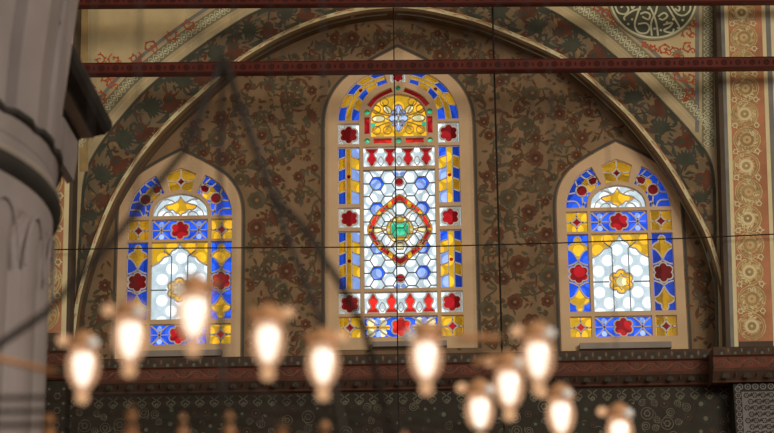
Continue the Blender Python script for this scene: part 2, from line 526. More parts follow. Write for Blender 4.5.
S = 0.01383
def side_window(name, label, xc, zs, zbot_px_rows, solid_side):
    """zs: springing of the glass; rows measured down from it (px)"""
    k = 0.01345; kz = 0.01405
    X = lambda u: xc + u*k
    Z = lambda d: zs - d*kz
    hw = 53.0
    fr = [(X(-62.5), Z(141))] + [(X(-62.5), Z(60))] + arch_path(FRAME_N, xc, 62.5*k, Z(3), 69*kz) + [(X(62.5), Z(60)), (X(62.5), Z(141))]
    go = [(X(-hw), Z(128.5))] + arch_path(GLASS_N, xc, hw*k, Z(0), 48*kz) + [(X(hw), Z(128.5))]
    panels, holes = [], []
    # arch band between outer and inner curve, cut into five bays
    O = half_arch(GLASS_N, hw*k, 48*kz, 6); I = resample(half_arch(INNER_N, 31.5*k, 27*kz, 6), len(O))
    O = resample(O, 41); I = resample(I, 41)
    for sx in (-1, 1):
        Po = [(xc + sx*a, zs + b) for a, b in O[:28]]; Pi = [(xc + sx*a, zs + b) for a, b in I[:27]]
        pl = Po + Pi[::-1]
        p = Panel('arch_panel', pl, 'blue_glass')
        mid = [((a[0] + b[0])/2, (a[1] + b[1])/2) for a, b in zip(Po, Pi)]
        c1 = (xc + sx*36.0*k, zs + 18.2*kz); c2 = (xc + sx*24.5*k, zs + 27.5*kz); c3 = (xc + sx*29.0*k, zs + 23.5*kz)
        p.piece(circle(c3, 7.2*k, 18), 'yellow_glass')
        w2 = [(c2[0] + q[0]*k*sx, c2[1] + q[1]*k) for q in ((-5.5, 4.0), (0, 5.2), (5.0, 2.2), (4.2, -2.0), (1.5, -4.6), (-3.5, -2.6))]
        p.piece(w2, 'dark_shaded_red_glass', 'red_wedge'); p.came(w2, closed=True)
        p.piece(circle(c1, 5.7*k, 20), 'dark_shaded_red_glass', 'red_roundel'); p.came(circle(c1, 5.9*k, 20), closed=True)
        p.came([(c1[0] + sx*4*k, c1[1] + 4*k), Po[16]]); p.came([(c1[0] + sx*5.6*k, c1[1] - 2*k), Po[8]])
        p.came([(c1[0], c1[1] - 6*k), (c1[0] - sx*1.5*k, zs)]); p.came([(c1[0] - sx*5*k, c1[1] - 3*k), Pi[10]])
        p.came(spline([Po[4], (xc + sx*42*k, zs + 7*kz), (xc + sx*38*k, zs)], 5)); p.came(spline([Pi[4], (xc + sx*34*k, zs + 6*kz), (xc + sx*37*k, zs)], 5))
        p.came([(c2[0] - sx*1*k, c2[1] + 5*k), Po[24]]); p.came([(c2[0] - sx*4*k, c2[1] - 2*k), Pi[22]]); p.came(spline([Po[20], (c3[0] + sx*2*k, c3[1] + 7*k), (c2[0], c2[1] + 6*k)], 4))
        panels.append(p)
    cap = [(xc + a_*k, zs + b_*kz) for a_, b_ in ((-11.0, 24.6), (0, 27.2), (11.0, 24.6), (15.6, 42.6), (8, 46.2), (0, 49), (-8, 46.2), (-15.6, 42.6))]
    p = Panel('crown_panel', cap, 'yellow_glass'); cc = (xc, zs + 35.6*kz)
    s = star4(cc, 5.8*k); p.piece(s, 'dark_shaded_red_glass', 'red_star'); p.came(s, closed=True)
    for a, b in ((0, 48), (0, 27)): p.came([(cc[0], cc[1] + (5.8 if b > 40 else -5.8)*k), (xc, zs + b*kz)])
    for sx in (-1, 1): p.came([(cc[0] + sx*5.8*k, cc[1]), (xc + sx*13.5*k, cc[1] + 1*k)])
    panels.append(p)
    # lunette
    lun = arch_path(INNER_N, xc, 28*k, zs, 22.6*kz)
    p = Panel('lunette_panel', lun, 'white_glass')
    og = [(0, 20.5), (3, 16.0), (8, 13.5), (16.5, 11.0), (12.0, 7.0), (8.0, 7.2), (4.5, 4.0), (1.8, 3.4), (0, 0.8)]
    og = spline(og, 3); og = [(xc + a*k, zs + b*kz) for a, b in og] + [(xc - a*k, zs + b*kz) for a, b in og[::-1][1:-1]]
    p.piece(og, 'yellow_glass', 'ogee_star'); p.came(og, CAME*0.8, closed=True)
    for sx in (-1, 1):
        p.came(spline([(xc + sx*6*k, zs + 15*kz), (xc + sx*13*k, zs + 18*kz), (xc + sx*17*k, zs + 17*kz)], 4), CAME*0.7)
        p.came(spline([(xc + sx*16*k, zs + 11*kz), (xc + sx*22*k, zs + 6*kz), (xc + sx*24*k, zs)], 4), CAME*0.7)
        p.came(spline([(xc + sx*7*k, zs), (xc + sx*9.5*k, zs + 5*kz), (xc + sx*15*k, zs + 4.5*kz), (xc + sx*19*k, zs)], 4), CAME*0.7)
    panels.append(p)
    reds = ['red_glass', 'dark_shaded_red_glass']
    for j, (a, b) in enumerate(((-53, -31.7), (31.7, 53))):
        dull = reds[1] if (j == 0) == (solid_side < 0) else reds[0]  # column seen against the reveal gets the shaded red
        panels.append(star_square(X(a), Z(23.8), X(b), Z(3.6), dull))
        panels.append(star_square(X(a), Z(127.8), X(b), Z(107.8), dull if dull == 'dark_shaded_red_glass' else 'bright_red_glass'))
        p = Panel('border_panel', rect(X(a), Z(103.2), X(b), Z(26.2)), 'blue_glass'); xm = X((a + b)/2); hwc = 10.65*k
        c = (xm, Z(65)); R = 10.0*k
        for zc, up in ((Z(40.0), 1), (Z(90.5), -1)):
            o = ogee4((xm, zc), hwc*0.98, 12.0*kz*up); p.piece(o, 'yellow_glass', 'yellow_quatrefoil'); p.came(o, closed=True)
        for z1 in (Z(26.2), Z(53.2), Z(77), Z(103.2)):
            pass
        for sx in (-1, 1):
            p.came(spline([(xm + sx*hwc, Z(57)), (xm + sx*hwc*0.5, Z(55.5)), (xm, Z(52.5))], 4)); p.came(spline([(xm + sx*hwc, Z(73)), (xm + sx*hwc*0.5, Z(74.5)), (xm, Z(77.5))], 4))
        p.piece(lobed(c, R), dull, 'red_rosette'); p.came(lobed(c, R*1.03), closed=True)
        panels.append(p)
    panels.append(blue_strip(X(-28.4), Z(23.8), X(28.4), Z(3.6)))
    panels.append(blue_strip(X(-28.4), Z(127.8), X(28.4), Z(107.8)))
    # tall centre panel: ogee arch of clear glass under yellow corners
    p = Panel('centre_panel', rect(X(-28.4), Z(103.2), X(28.4), Z(26.2)), 'white_glass')
    og = [(0, 27.2), (3.5, 32.0), (8.0, 34.5), (11, 39), (16, 40.5), (20, 45), (28.4, 49.5)]
    for sx in (-1, 1):
        pts = [(X(sx*a), Z(b)) for a, b in spline(og, 3)]
        p.piece(pts + [(X(sx*28.4), Z(26.2)), (X(0), Z(26.2))], 'yellow_glass', 'yellow_corner'); p.came(pts)
        p.came([(X(sx*8.2), Z(40)), (X(sx*8.2), Z(103.2))], CAME*0.6, 'came_grey'); p.came([(X(sx*8.2), Z(40)), (X(sx*16), Z(34))], CAME*0.6, 'came_grey')
        p.came([(X(sx*12), Z(73.2)), (X(sx*28.4), Z(73.2))], CAME*0.6, 'came_grey'); p.came([(X(sx*16.2), Z(26.2)), (X(sx*16.2), Z(37))], CAME*0.6)
    c = (xc, Z(73)); R = 12.2*k
    p.piece(lobed(c, R), 'yellow_glass', 'yellow_rosette'); p.came(lobed(c, R*1.02), closed=True)
    hx = [(c[0] + 6.3*k*cos(pi/6 + q*pi/3), c[1] + 6.3*k*sin(pi/6 + q*pi/3)) for q in range(6)]
    st = []
    for q in range(6):
        a = pi/2 + q*pi/3
        st += [(c[0] + 8.6*k*cos(a), c[1] + 8.6*k*sin(a)), (c[0] + 5.4*k*cos(a + pi/6), c[1] + 5.4*k*sin(a + pi/6))]
    p.piece(circle(c, 5.0*k, 12), 'pale_yellow_glass', 'yellow_rosette'); p.came(st, CAME*0.7, closed=True)
    panels.append(p)
    root = build_window(name, label, xc, fr, go, panels, holes, Z(141), 'came_cream', (X(-hw) + 0.10, X(hw) - 0.10, Z(128), Z(-62)))
    # stone ledge at the foot of the frame
    mb = MB(); mb.box((X(-45), YW - 0.16, Z(141.5)), (X(45), YW, Z(135.8)), 'ledge_grey')
    o = mb.build('ledge'); o.parent = root; o.matrix_parent_inverse = Matrix.Translation(root.location).inverted()
    o['label'] = 'grey stone ledge'
    return fr

ZC = lambda py: P(400, py, 0).z
def centre_window():
    xc = -0.508; k = S
    X = lambda u: xc + u*k
    zs = ZC(121); Z = ZC
    kz = (ZC(121) - ZC(338))/217
    fr = [(X(-73.5), Z(350))] + [(X(-73.5), Z(220))] + arch_path(FRAME_N, xc, 73.5*k, Z(130), Z(49) - Z(130)) + [(X(73.5), Z(220)), (X(73.5), Z(350))]
    go = [(X(-60.5), Z(338.3))] + arch_path(GLASS_N, xc, 60.5*k, zs, Z(68) - zs) + [(X(60.5), Z(338.3))]
    panels, holes = [], []
    # feathered border: a yellow spine with yellow and blue vanes
    def feather(name, O, M1, M2, I, cols_o, cols_i, dots):
        pl = O + I[::-1]; n = len(O)
        p = Panel(name, pl, 'yellow_glass')
        m = len(cols_o)
        for j in range(m):
            a, b = j*(n - 1)//m, (j + 1)*(n - 1)//m
            sh = max(1, (n - 1)//m//4)
            for OO, MM, cols in ((O, M1, cols_o), (I, M2, cols_i)):
                mid = [((q[0] + w_[0])/2, (q[1] + w_[1])/2) for q, w_ in zip(OO, MM)]
                a2, b2 = min(n - 1, a + (sh if a > 0 else 0)), min(n - 1, b + (sh if b < n - 1 else 0))
                if a > 0:
                    lo = [OO[a]] + [mid[min(n - 1, a + sh*2//3 + 0)]] + [MM[a2]]
                else: lo = [OO[0], MM[0]]
                if b < n - 1: hi = [OO[b], mid[min(n - 1, b + sh*2//3)], MM[b2]]
                else: hi = [OO[b], MM[b]]
                quad = lo + MM[a2 + 1:b2] + hi[::-1] + OO[a + 1:b][::-1]
                if cols[j] != 'yellow_glass': p.piece(quad, cols[j], 'blue_vane')
                if a > 0: p.came(lo, CAME*0.75)
        p.came(M1, CAME*0.7); p.came(M2, CAME*0.7)
        for c in dots: p.piece(circle(c, 1.9*k, 12), 'dark_shaded_red_glass', 'red_dot')
        return p
    Y_, B_, L_ = 'yellow_glass', 'blue_glass', 'pale_blue_glass'
    def lerp(a, b, t): return [(p[0] + (q[0] - p[0])*t, p[1] + (q[1] - p[1])*t) for p, q in zip(a, b)]
    for sx in (-1, 1):
        for z0, z1, flip in ((Z(204.3), Z(147.5), 0), (Z(289.2), Z(231.4), 0)):
            O = [(X(sx*60.5), z0 + (z1 - z0)*t/40) for t in range(41)]; I = [(X(sx*39.2), q[1]) for q in O]
            inner = [L_, Y_, L_, Y_, B_] if sx > 0 else [L_, Y_, L_, Y_, L_]
            panels.append(feather('feather_panel', O, lerp(O, I, 0.36), lerp(O, I, 0.62), I, [B_, Y_, B_, Y_, B_], inner, [(X(sx*50), (z0 + z1)/2)]))
        Oh = resample(half_arch(GLASS_N, 60.5*k, Z(68) - zs, 6), 61); Ih = resample(half_arch(INNER_N, 39.2*k, Z(82.5) - zs, 6), 61)
        O = [(xc + sx*a, zs + b) for a, b in Oh][:51]; I = [(xc + sx*a, zs + b) for a, b in Ih][:51]
        panels.append(feather('arch_feather_panel', O, lerp(O, I, 0.36), lerp(O, I, 0.62), I, [B_, Y_, B_, Y_, B_], [B_, Y_, B_, Y_, B_], [lerp(O, I, 0.5)[28]]))
        for a, b in ((144.5, 124), (227.8, 208), (313.9, 292.5)):
            xx = sorted((X(sx*60.5), X(sx*39.2)))
            panels.append(flower_square(xx[0], Z(a), xx[1], Z(b), red='dark_shaded_red_glass' if b < 200 else 'red_glass'))  # upper rosettes carry the reveal's shade in their red
        xx = sorted((X(sx*60.5), X(sx*39.2)))
        panels.append(star_square(xx[0], Z(337.7), xx[1], Z(316.8)))
    # flower at the crown
    panels.append(flower_square(X(-8), Z(83.5), X(8), Z(70.5), red='red_glass'))
    # lunette with its ring of inlays
    h_, cz = holes, Z(139)
    for sx in (-1, 1):
        h_.append((rect(*sorted((X(sx*28.8), X(sx*34)))[:1], Z(134.7), sorted((X(sx*28.8), X(sx*34)))[1], Z(118)), 'red_glass'))
        h_.append((circle((X(sx*31.4), Z(112.8)), 2.7*k, 14), 'green_glass')); h_.append((circle((X(sx*31.4), Z(141.6)), 2.7*k, 14), 'light_green_glass'))
        xx = sorted((X(sx*7), X(sx*25)))
        h_.append((rect(xx[0], Z(144.2), xx[1], Z(139.4)), 'bright_red_glass'))
        arc = spline([(X(sx*29.5), Z(107)), (X(sx*23), Z(99.5)), (X(sx*15), Z(94.5)), (X(sx*6), Z(91.0))], 4)
        h_.append((offs(arc, 2.5*k) + offs(arc, -2.5*k)[::-1], 'red_glass'))
    h_.append((circle((X(0), Z(89.5)), 2.6*k, 14), 'green_glass')); h_.append((circle((X(0), Z(141.6)), 2.9*k, 14), 'light_green_glass'))
    lun = [(X(-28), Z(137.5))] + arch_path(INNER_N, xc, 28*k, Z(121), Z(95) - Z(121)) + [(X(28), Z(137.5))]
    p = Panel('lunette_panel', lun, 'yellow_glass'); c = (xc, Z(118.5))
    for sx in (-1, 1):
        for (a, b, r1, r2, rot) in ((20, 0, 6.5, 3.6, 0.0), (11, 9.5, 5.0, 3.4, 0.8)):
            e_ = [(c[0] + sx*(a + r1*cos(t)*cos(rot) - r2*sin(t)*sin(rot))*k, c[1] + (b + r1*cos(t)*sin(rot) + r2*sin(t)*cos(rot))*k) for t in [2*pi*q/16 for q in range(16)]]
            p.piece(e_, 'pale_yellow_glass', 'pale_petal'); p.came(e_, CAME*0.7, 'came_gold', closed=True)
        p.piece(circle((c[0] + sx*25.5*k, c[1] - 6.5*k), 2.6*k, 12), 'light_green_glass', 'green_inlay')
        for q in ((22, 10), (14, 17.5), (22, -12), (11, -12)):
            p.came(spline([(c[0] + sx*9*k, c[1] + q[1]*0.3*k), (c[0] + sx*q[0]*0.8*k, c[1] + q[1]*0.55*k), (c[0] + sx*q[0]*1.15*k, c[1] + q[1]*k)], 4), CAME*0.7, 'came_gold')
            p.came(circle((c[0] + sx*q[0]*k, c[1] + q[1]*k), 4.2*k, 14), CAME*0.6, 'came_gold', closed=True)
    for a, b, r1, r2 in ((0, 9.5, 4.2, 5.2), (0, -8.5, 4.2, 5.0), (-4.8, 0.5, 4.6, 4.4), (4.8, 0.5, 4.6, 4.4), (-4, 6, 3, 3), (4, 6, 3, 3), (-4, -5, 3, 3), (4, -5, 3, 3)):
        e_ = [(c[0] + (a + r1*cos(t))*k, c[1] + (b + r2*sin(t))*k) for t in [2*pi*q/16 for q in range(16)]]
        p.piece(e_, 'pale_blue_glass', 'blue_flower'); p.came(e_, CAME*0.6, closed=True)
    sp = star4(c, 12.5*k, rz=15*k); p.came(sp, CAME*0.6, closed=True)
    p.piece(star4(c, 5*k, rz=8*k), 'white_glass', 'blue_flower')
    panels.append(p)
    # rows of red finials
    def tulips(z0, z1, up):
        p = Panel('finial_panel', rect(X(-35.5), z0, X(35.5), z1), 'white_glass'); H = z1 - z0
        prof = [(0.0, 1), (0.10, 0.93), (0.15, 0.80), (0.27, 0.68), (0.26, 0.55), (0.16, 0.42), (0.14, 0.30), (0.30, 0.16), (0.36, 0.03)]
        for j in range(4):
            cx = X(-27 + 18*j)
            g = lambda t: z0 + H*0.02 + H*0.94*t if up else z1 - H*0.02 - H*0.94*t
            q = [(cx + a*18*k, g(b)) for a, b in prof] + [(cx - a*18*k, g(b)) for a, b in prof[::-1][:-1]]
            p.piece(q, 'bright_red_glass' if up else 'red_glass', 'red_finial'); p.came(q, CAME*0.8, closed=True)
            if j < 3:
                mx = X(-18 + 18*j)
                t0, t1 = (z1 - H*0.12, z0 + H*0.3) if not up else (z0 + H*0.9, z0 + H*0.5)
                p.came(spline([(mx, z0 + H*0.08), (mx - 3*k, z0 + H*0.3), (mx, z0 + H*0.55), (mx + 3*k, z0 + H*0.3), (mx, z0 + H*0.08)], 3), CAME*0.5)
        return p
    panels.append(tulips(Z(167.3), Z(147.5), False)); panels.append(tulips(Z(313.9), Z(292.5), True))
    # bottom strip
    p = blue_strip(X(-35.5), Z(337.7), X(35.5), Z(316.8), red='bright_red_glass')
    for sx in (-1, 1):
        for a, b in ((12, 24), (24, 35)):
            for zz in (Z(321.8), Z(332.5)):
                xx = sorted((X(sx*a), X(sx*b)))
                p.pieces.insert(0, (circle(((xx[0] + xx[1])/2, zz), 4.2*k, 14), 'pale_yellow_glass', None))
        xx = sorted((X(sx*11), X(sx*35.5)))
        p.pieces.insert(0, (rect(xx[0], Z(329.4), xx[1], Z(325.0)), 'yellow_glass', None))
    panels.append(p)
    # honeycomb with the medallion
    z0, z1 = Z(289.2), Z(170.4); rc = rect(X(-35.5), z0, X(35.5), z1)
    p = Panel('honeycomb_panel', rc, 'white_glass'); R = 7.55*k; dz = R*sqrt(3)
    zc0 = Z(183.4); med = (xc, Z(229.6))
    blue = {(-2, 0), (2, 0), (-2, 2), (2, 2), (-2, 7), (2, 7), (-2, 5), (2, 5)}
    for col in range(-4, 5):
        for row in range(-2, 10):
            cx = xc + col*1.48*R; cz_ = zc0 - row*dz - (dz/2 if col % 2 else 0)
            hx = [(cx + R*cos(q*pi/3), cz_ + R*sin(q*pi/3)) for q in range(6)]
            if col % 2 == 0 and (col, row) in blue:
                p.piece([(cx + R*0.93*cos(q*pi/3), cz_ + R*0.93*sin(q*pi/3)) for q in range(6)], 'blue_glass', 'blue_hexagon')
                p.piece(circle((cx - R*0.12, cz_ - R*0.08), R*0.68, 12), 'pale_blue_glass', 'blue_hexagon')  # bright bullseye seen through the blue, put in as a pale disc
            for q in range(3):
                a, b = hx[q], hx[q + 1]
                cl = lambda v: (min(max(v[0], X(-35.5)), X(35.5)), min(max(v[1], z0), z1))
                a2, b2 = cl(a), cl(b)
                m_ = ((a[0] + b[0])/2, (a[1] + b[1])/2)
                if hypot(a2[0] - b2[0], a2[1] - b2[1]) > R*0.3 and inside(m_, rc): p.came([a2, b2], CAME*0.62, 'came_grey')
    for zz, s in ((Z(182), 1), (Z(278.5), -1)): p.piece(circle((xc, zz), 4.0*k, 16), 'red_glass', 'red_dot'); p.came(circle((xc, zz), 4.2*k, 16), CAME*0.6, closed=True)
    for zz, s in ((Z(174), 1), (Z(286.5), -1)):
        for sx in (-1, 1): p.piece(circle((xc + sx*3.2*k, zz), 2.8*k, 10), 'pale_blue_glass', 'blue_hexagon')
    ring = spline([(0, 35), (5, 32), (13.6, 24.8), (19, 20.5), (23.5, 15), (27.5, 9), (30, 4), (31, 0)], 5)
    full = ring + [(a, -b) for a, b in ring[::-1][1:]] ; full = full + [(-a, b) for a, b in full[::-1][1:-1]]
    og = lambda s_: [(med[0] + a*s_*k, med[1] + b*s_*k) for a, b in full]
    i_ = og(0.84)
    p.piece(og(1.03), 'yellow_glass', 'medallion_ring')
    nr = len(ring) - 1
    for sx in (-1, 1):
        for sz in (-1, 1):
            for t0, t1 in ((0.0, 0.2), (0.27, 0.48), (0.57, 0.97)):
                seg = ring[int(t0*nr):int(t1*nr) + 1]
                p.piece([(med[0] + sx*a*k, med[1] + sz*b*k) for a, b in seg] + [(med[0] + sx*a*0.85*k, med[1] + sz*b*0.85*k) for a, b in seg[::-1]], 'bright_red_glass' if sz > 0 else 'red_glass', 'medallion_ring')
    p.piece(i_, 'white_glass'); p.came(og(1.03), CAME*0.75, 'came_gold', closed=True); p.came(i_, CAME*0.75, 'came_gold', closed=True)
    for sx in (-1, 1):
        for sz in (-1, 1):
            p.came(spline([(med[0] + sx*4*k, med[1] + sz*11*k), (med[0] + sx*9*k, med[1] + sz*17*k), (med[0] + sx*14*k, med[1] + sz*21*k)], 4), CAME*0.7, 'came_gold')
            p.came(circle((med[0] + sx*16*k, med[1] + sz*10*k), 6.8*k, 16), CAME*0.5, 'came_cream', closed=True)
        w_ = [(med[0] + sx*13*k, med[1]), (med[0] + sx*22*k, med[1] + 3*k), (med[0] + sx*26*k, med[1] + 3*k), (med[0] + sx*26*k, med[1] - 3*k), (med[0] + sx*22*k, med[1] - 3*k)]
        p.piece(w_, 'pale_yellow_glass', 'medallion_ring'); p.came(w_, CAME*0.7, 'came_gold', closed=True)
        w_ = [(med[0] + q[1], med[1] + sx*q[0]) for q in ((13*k, 0), (15*k, 4*k), (20*k, 3*k), (20*k, -3*k), (15*k, -4*k))]
        if sx < 0: p.piece(w_, 'pale_yellow_glass', 'medallion_ring'); p.came(w_, CAME*0.7, 'came_gold', closed=True)
    p.piece(lobed(med, 13.2*k, 12, 0, 5), 'yellow_glass', 'emerald_boss')
    for q in range(12): p.piece(circle((med[0] + 11.3*k*cos(q*pi/6), med[1] + 11.3*k*sin(q*pi/6)), 1.7*k, 8), 'pale_yellow_glass', 'emerald_boss')
    p.came(lobed(med, 13.4*k, 12, 0, 5), CAME*0.7, 'came_gold', closed=True)
    g4 = [(med[0] + a*k, med[1] + b*k) for a, b in ((-9.5, -5), (-7, -8.5), (-2, -7.6), (2, -7.6), (7, -8.5), (9.5, -5), (9.0, 0), (9.5, 5), (7, 8.5), (2, 7.6), (-2, 7.6), (-7, 8.5), (-9.5, 5), (-9.0, 0))]
    p.piece(g4, 'light_green_glass', 'emerald_boss'); p.came(g4, CAME*0.9, 'came_gold', closed=True)
    for sx in (-1, 1): p.piece([med, (med[0] + sx*8*k, med[1] + 4.5*k), (med[0] + sx*8*k, med[1] - 4.5*k)], 'green_glass', 'emerald_boss')
    p.piece(star4(med, 4*k), 'green_glass', 'emerald_boss')
    panels.append(p)
    root = build_window('window_2', 'tall central stained glass window with green boss in a red and gold medallion', xc, fr, go, panels, holes, Z(350), 'came_cream',
                 (X(-60.5) + 0.10, X(60.5) - 0.10, Z(338), Z(56)))
    mb = MB(); mb.box((X(-28), YW - 0.16, Z(349.5)), (X(44), YW, Z(344.5)), 'ledge_grey')
    o = mb.build('ledge'); o.parent = root; o.matrix_parent_inverse = Matrix.Translation(root.location).inverted()
    o['label'] = 'grey stone ledge'
    return fr

fr1 = side_window('window_1', 'arched stained glass window with blue border beside the grey marble pier', -3.508, 7.65 + 1.6, None, -1)
fr2 = centre_window()
fr3 = side_window('window_3', 'arched stained glass window with blue border next to the orange scroll panel', 2.466, 7.655 + 1.6, None, 1)
FRAMES = [fr1, fr2, fr3]

# ------------------------------------------------------------------ back wall (tympanum)
ridge_px = [(70, 372), (75, 335), (79, 305), (86, 277), (96, 245), (113, 203), (133, 169), (156, 139), (180, 114), (205, 92), (237, 64), (260, 49), (282, 37), (310, 25), (335, 17), (365, 11), (397, 8.5),
            (425, 11), (453, 17), (476, 23), (498, 31), (520, 40), (559, 58), (581, 74), (604, 94), (627, 116), (650, 143), (671, 172), (688, 201), (704, 231), (714, 258), (722, 290), (726, 318), (729, 350), (730, 372)]
RIDGE = line(spline(ridge_px, 3), YA)
zc_ = P(387, 352, YW).z      # cornice level
def wall_back():
    mb = MB()
    polys = [(rect(-6.2, zc_ - 0.25, 6.2, 12.6), 'tympanum_brown')] + [(f, 'hole') for f in FRAMES]
    for t, tris in cdt_fill(polys, YW).items():
        for q in tris: mb.face(q, t)
    wall = mb.build('wall_back', weld=True); tag(wall, kind='structure')
    d = Deco(YW)
    for f in FRAMES:
        top = [q for q in f]
        d.stroke(offs(top, 0.035), 0.035, 'outline_grey', 2)
        d.stroke(offs(top, 0.075), 0.012, 'ornament_light', 2)
    dom = [p for p in RIDGE]
    pts = []
    def ok(p, m):
        if not inside(p, dom) or polydist(p, dom, False) < 0.06 + m: return False
        for f in FRAMES:
            if inside(p, f) or polydist(p, f, False) < 0.085 + m*0.7: return False
        return zc_ + 0.02 + m < p[1]
    # flowers in loose mirrored columns
    for tries in range(16000):
        p = (rng.uniform(-5, 4.7), rng.uniform(zc_, 12.2))
        r_ = rng.choice((0.06, 0.075, 0.09, 0.11, 0.13))
        if not ok(p, r_*0.55): continue
        if all(hypot(p[0] - q[0], p[1] - q[1]) > 0.052 + r_ + q[2] for q in pts): pts.append((p[0], p[1], r_))
    kinds = {}
    for i, (x, z, r_) in enumerate(pts):
        kk = rng.random(); rot = rng.uniform(0, 6)
        if kk < 0.46: d.rosette((x, z), r_, ('ornament_red', 'ornament_dark_red', 'ornament_light'), rng.choice((6, 8)), 4, rot)
        elif kk < 0.64: d.rosette((x, z), r_, ('ornament_green', 'ornament_vine', 'ornament_light'), rng.choice((7, 8, 9)), 4, rot)
        elif kk < 0.86: d.palmette((x, z), rot, r_*1.35, 'ornament_green', 'ornament_red', 4, 7)
        else: d.carnation((x, z), rot, r_*1.2, 'ornament_red', 'ornament_green', 4)
    # vines linking each flower to its nearest ones, with leaves
    for i, a in enumerate(pts):
        near = sorted((hypot(a[0] - b[0], a[1] - b[1]), j) for j, b in enumerate(pts) if j != i)[:3]
        for dd, j in near:
            if j < i and dd < 0.6 or dd > 0.75: continue
            b = pts[j]; m_ = ((a[0] + b[0])/2, (a[1] + b[1])/2)
            if not ok(m_, -0.04): continue
            s = rng.choice((-1, 1))*0.28
            nx, nz = -(b[1] - a[1])*s, (b[0] - a[0])*s
            path = spline([a[:2], (a[0]*0.66 + b[0]*0.34 + nx, a[1]*0.66 + b[1]*0.34 + nz), (a[0]*0.34 + b[0]*0.66 - nx*0.4, a[1]*0.34 + b[1]*0.66 - nz*0.4), b[:2]], 5)
            d.stroke(path, 0.022, rng.choice(('ornament_vine', 'ornament_vine', 'ornament_red')), 2)
            for t in (5, 8, 11):
                q = path[t]; an = atan2(path[t + 1][1] - q[1], path[t + 1][0] - q[0])
                d.leaf(q, an + rng.choice((-1, 1))*rng.uniform(0.5, 1.2), rng.uniform(0.10, 0.18), rng.uniform(0.04, 0.065), rng.choice(('ornament_green', 'ornament_green', 'ornament_red', 'ornament_vine')), 3, rng.uniform(-1, 1))
    for i in range(6000):
        p = (rng.uniform(-5, 4.7), rng.uniform(zc_, 12.2))
        if ok(p, 0.0) and all(hypot(p[0] - q[0], p[1] - q[1]) > 0.02 + q[2] for q in pts):
            if rng.random() < 0.5: d.poly(circle(p, rng.uniform(0.018, 0.035), 7), rng.choice(('ornament_red', 'ornament_green', 'ornament_vine', 'ornament_light')), 3)
            else: d.leaf(p, rng.uniform(0, 6.3), rng.uniform(0.08, 0.15), rng.uniform(0.03, 0.05), rng.choice(('ornament_red', 'ornament_green', 'ornament_vine', 'ornament_light')), 3, rng.uniform(-1, 1))
    d.build(wall)
wall_back()

# ------------------------------------------------------------------ arch face, soffit, spandrels
outer_r_px = [(452, -28), (500, -12), (549, 6), (570, 18), (599, 38), (639, 73), (661, 95), (683, 118), (700, 138), (711, 153), (717, 172), (719, 200), (720, 260), (722, 352)]
outer_l_px = [(340, -28), (300, -12), (256, 8), (239, 17), (205, 39), (170, 65), (145, 86), (128, 104), (112, 123), (99, 140), (88, 158), (81, 176), (78, 205), (74, 270), (70, 352)]
OUT_R = line(spline(outer_r_px, 4), YA); OUT_L = line(spline(outer_l_px, 4), YA)

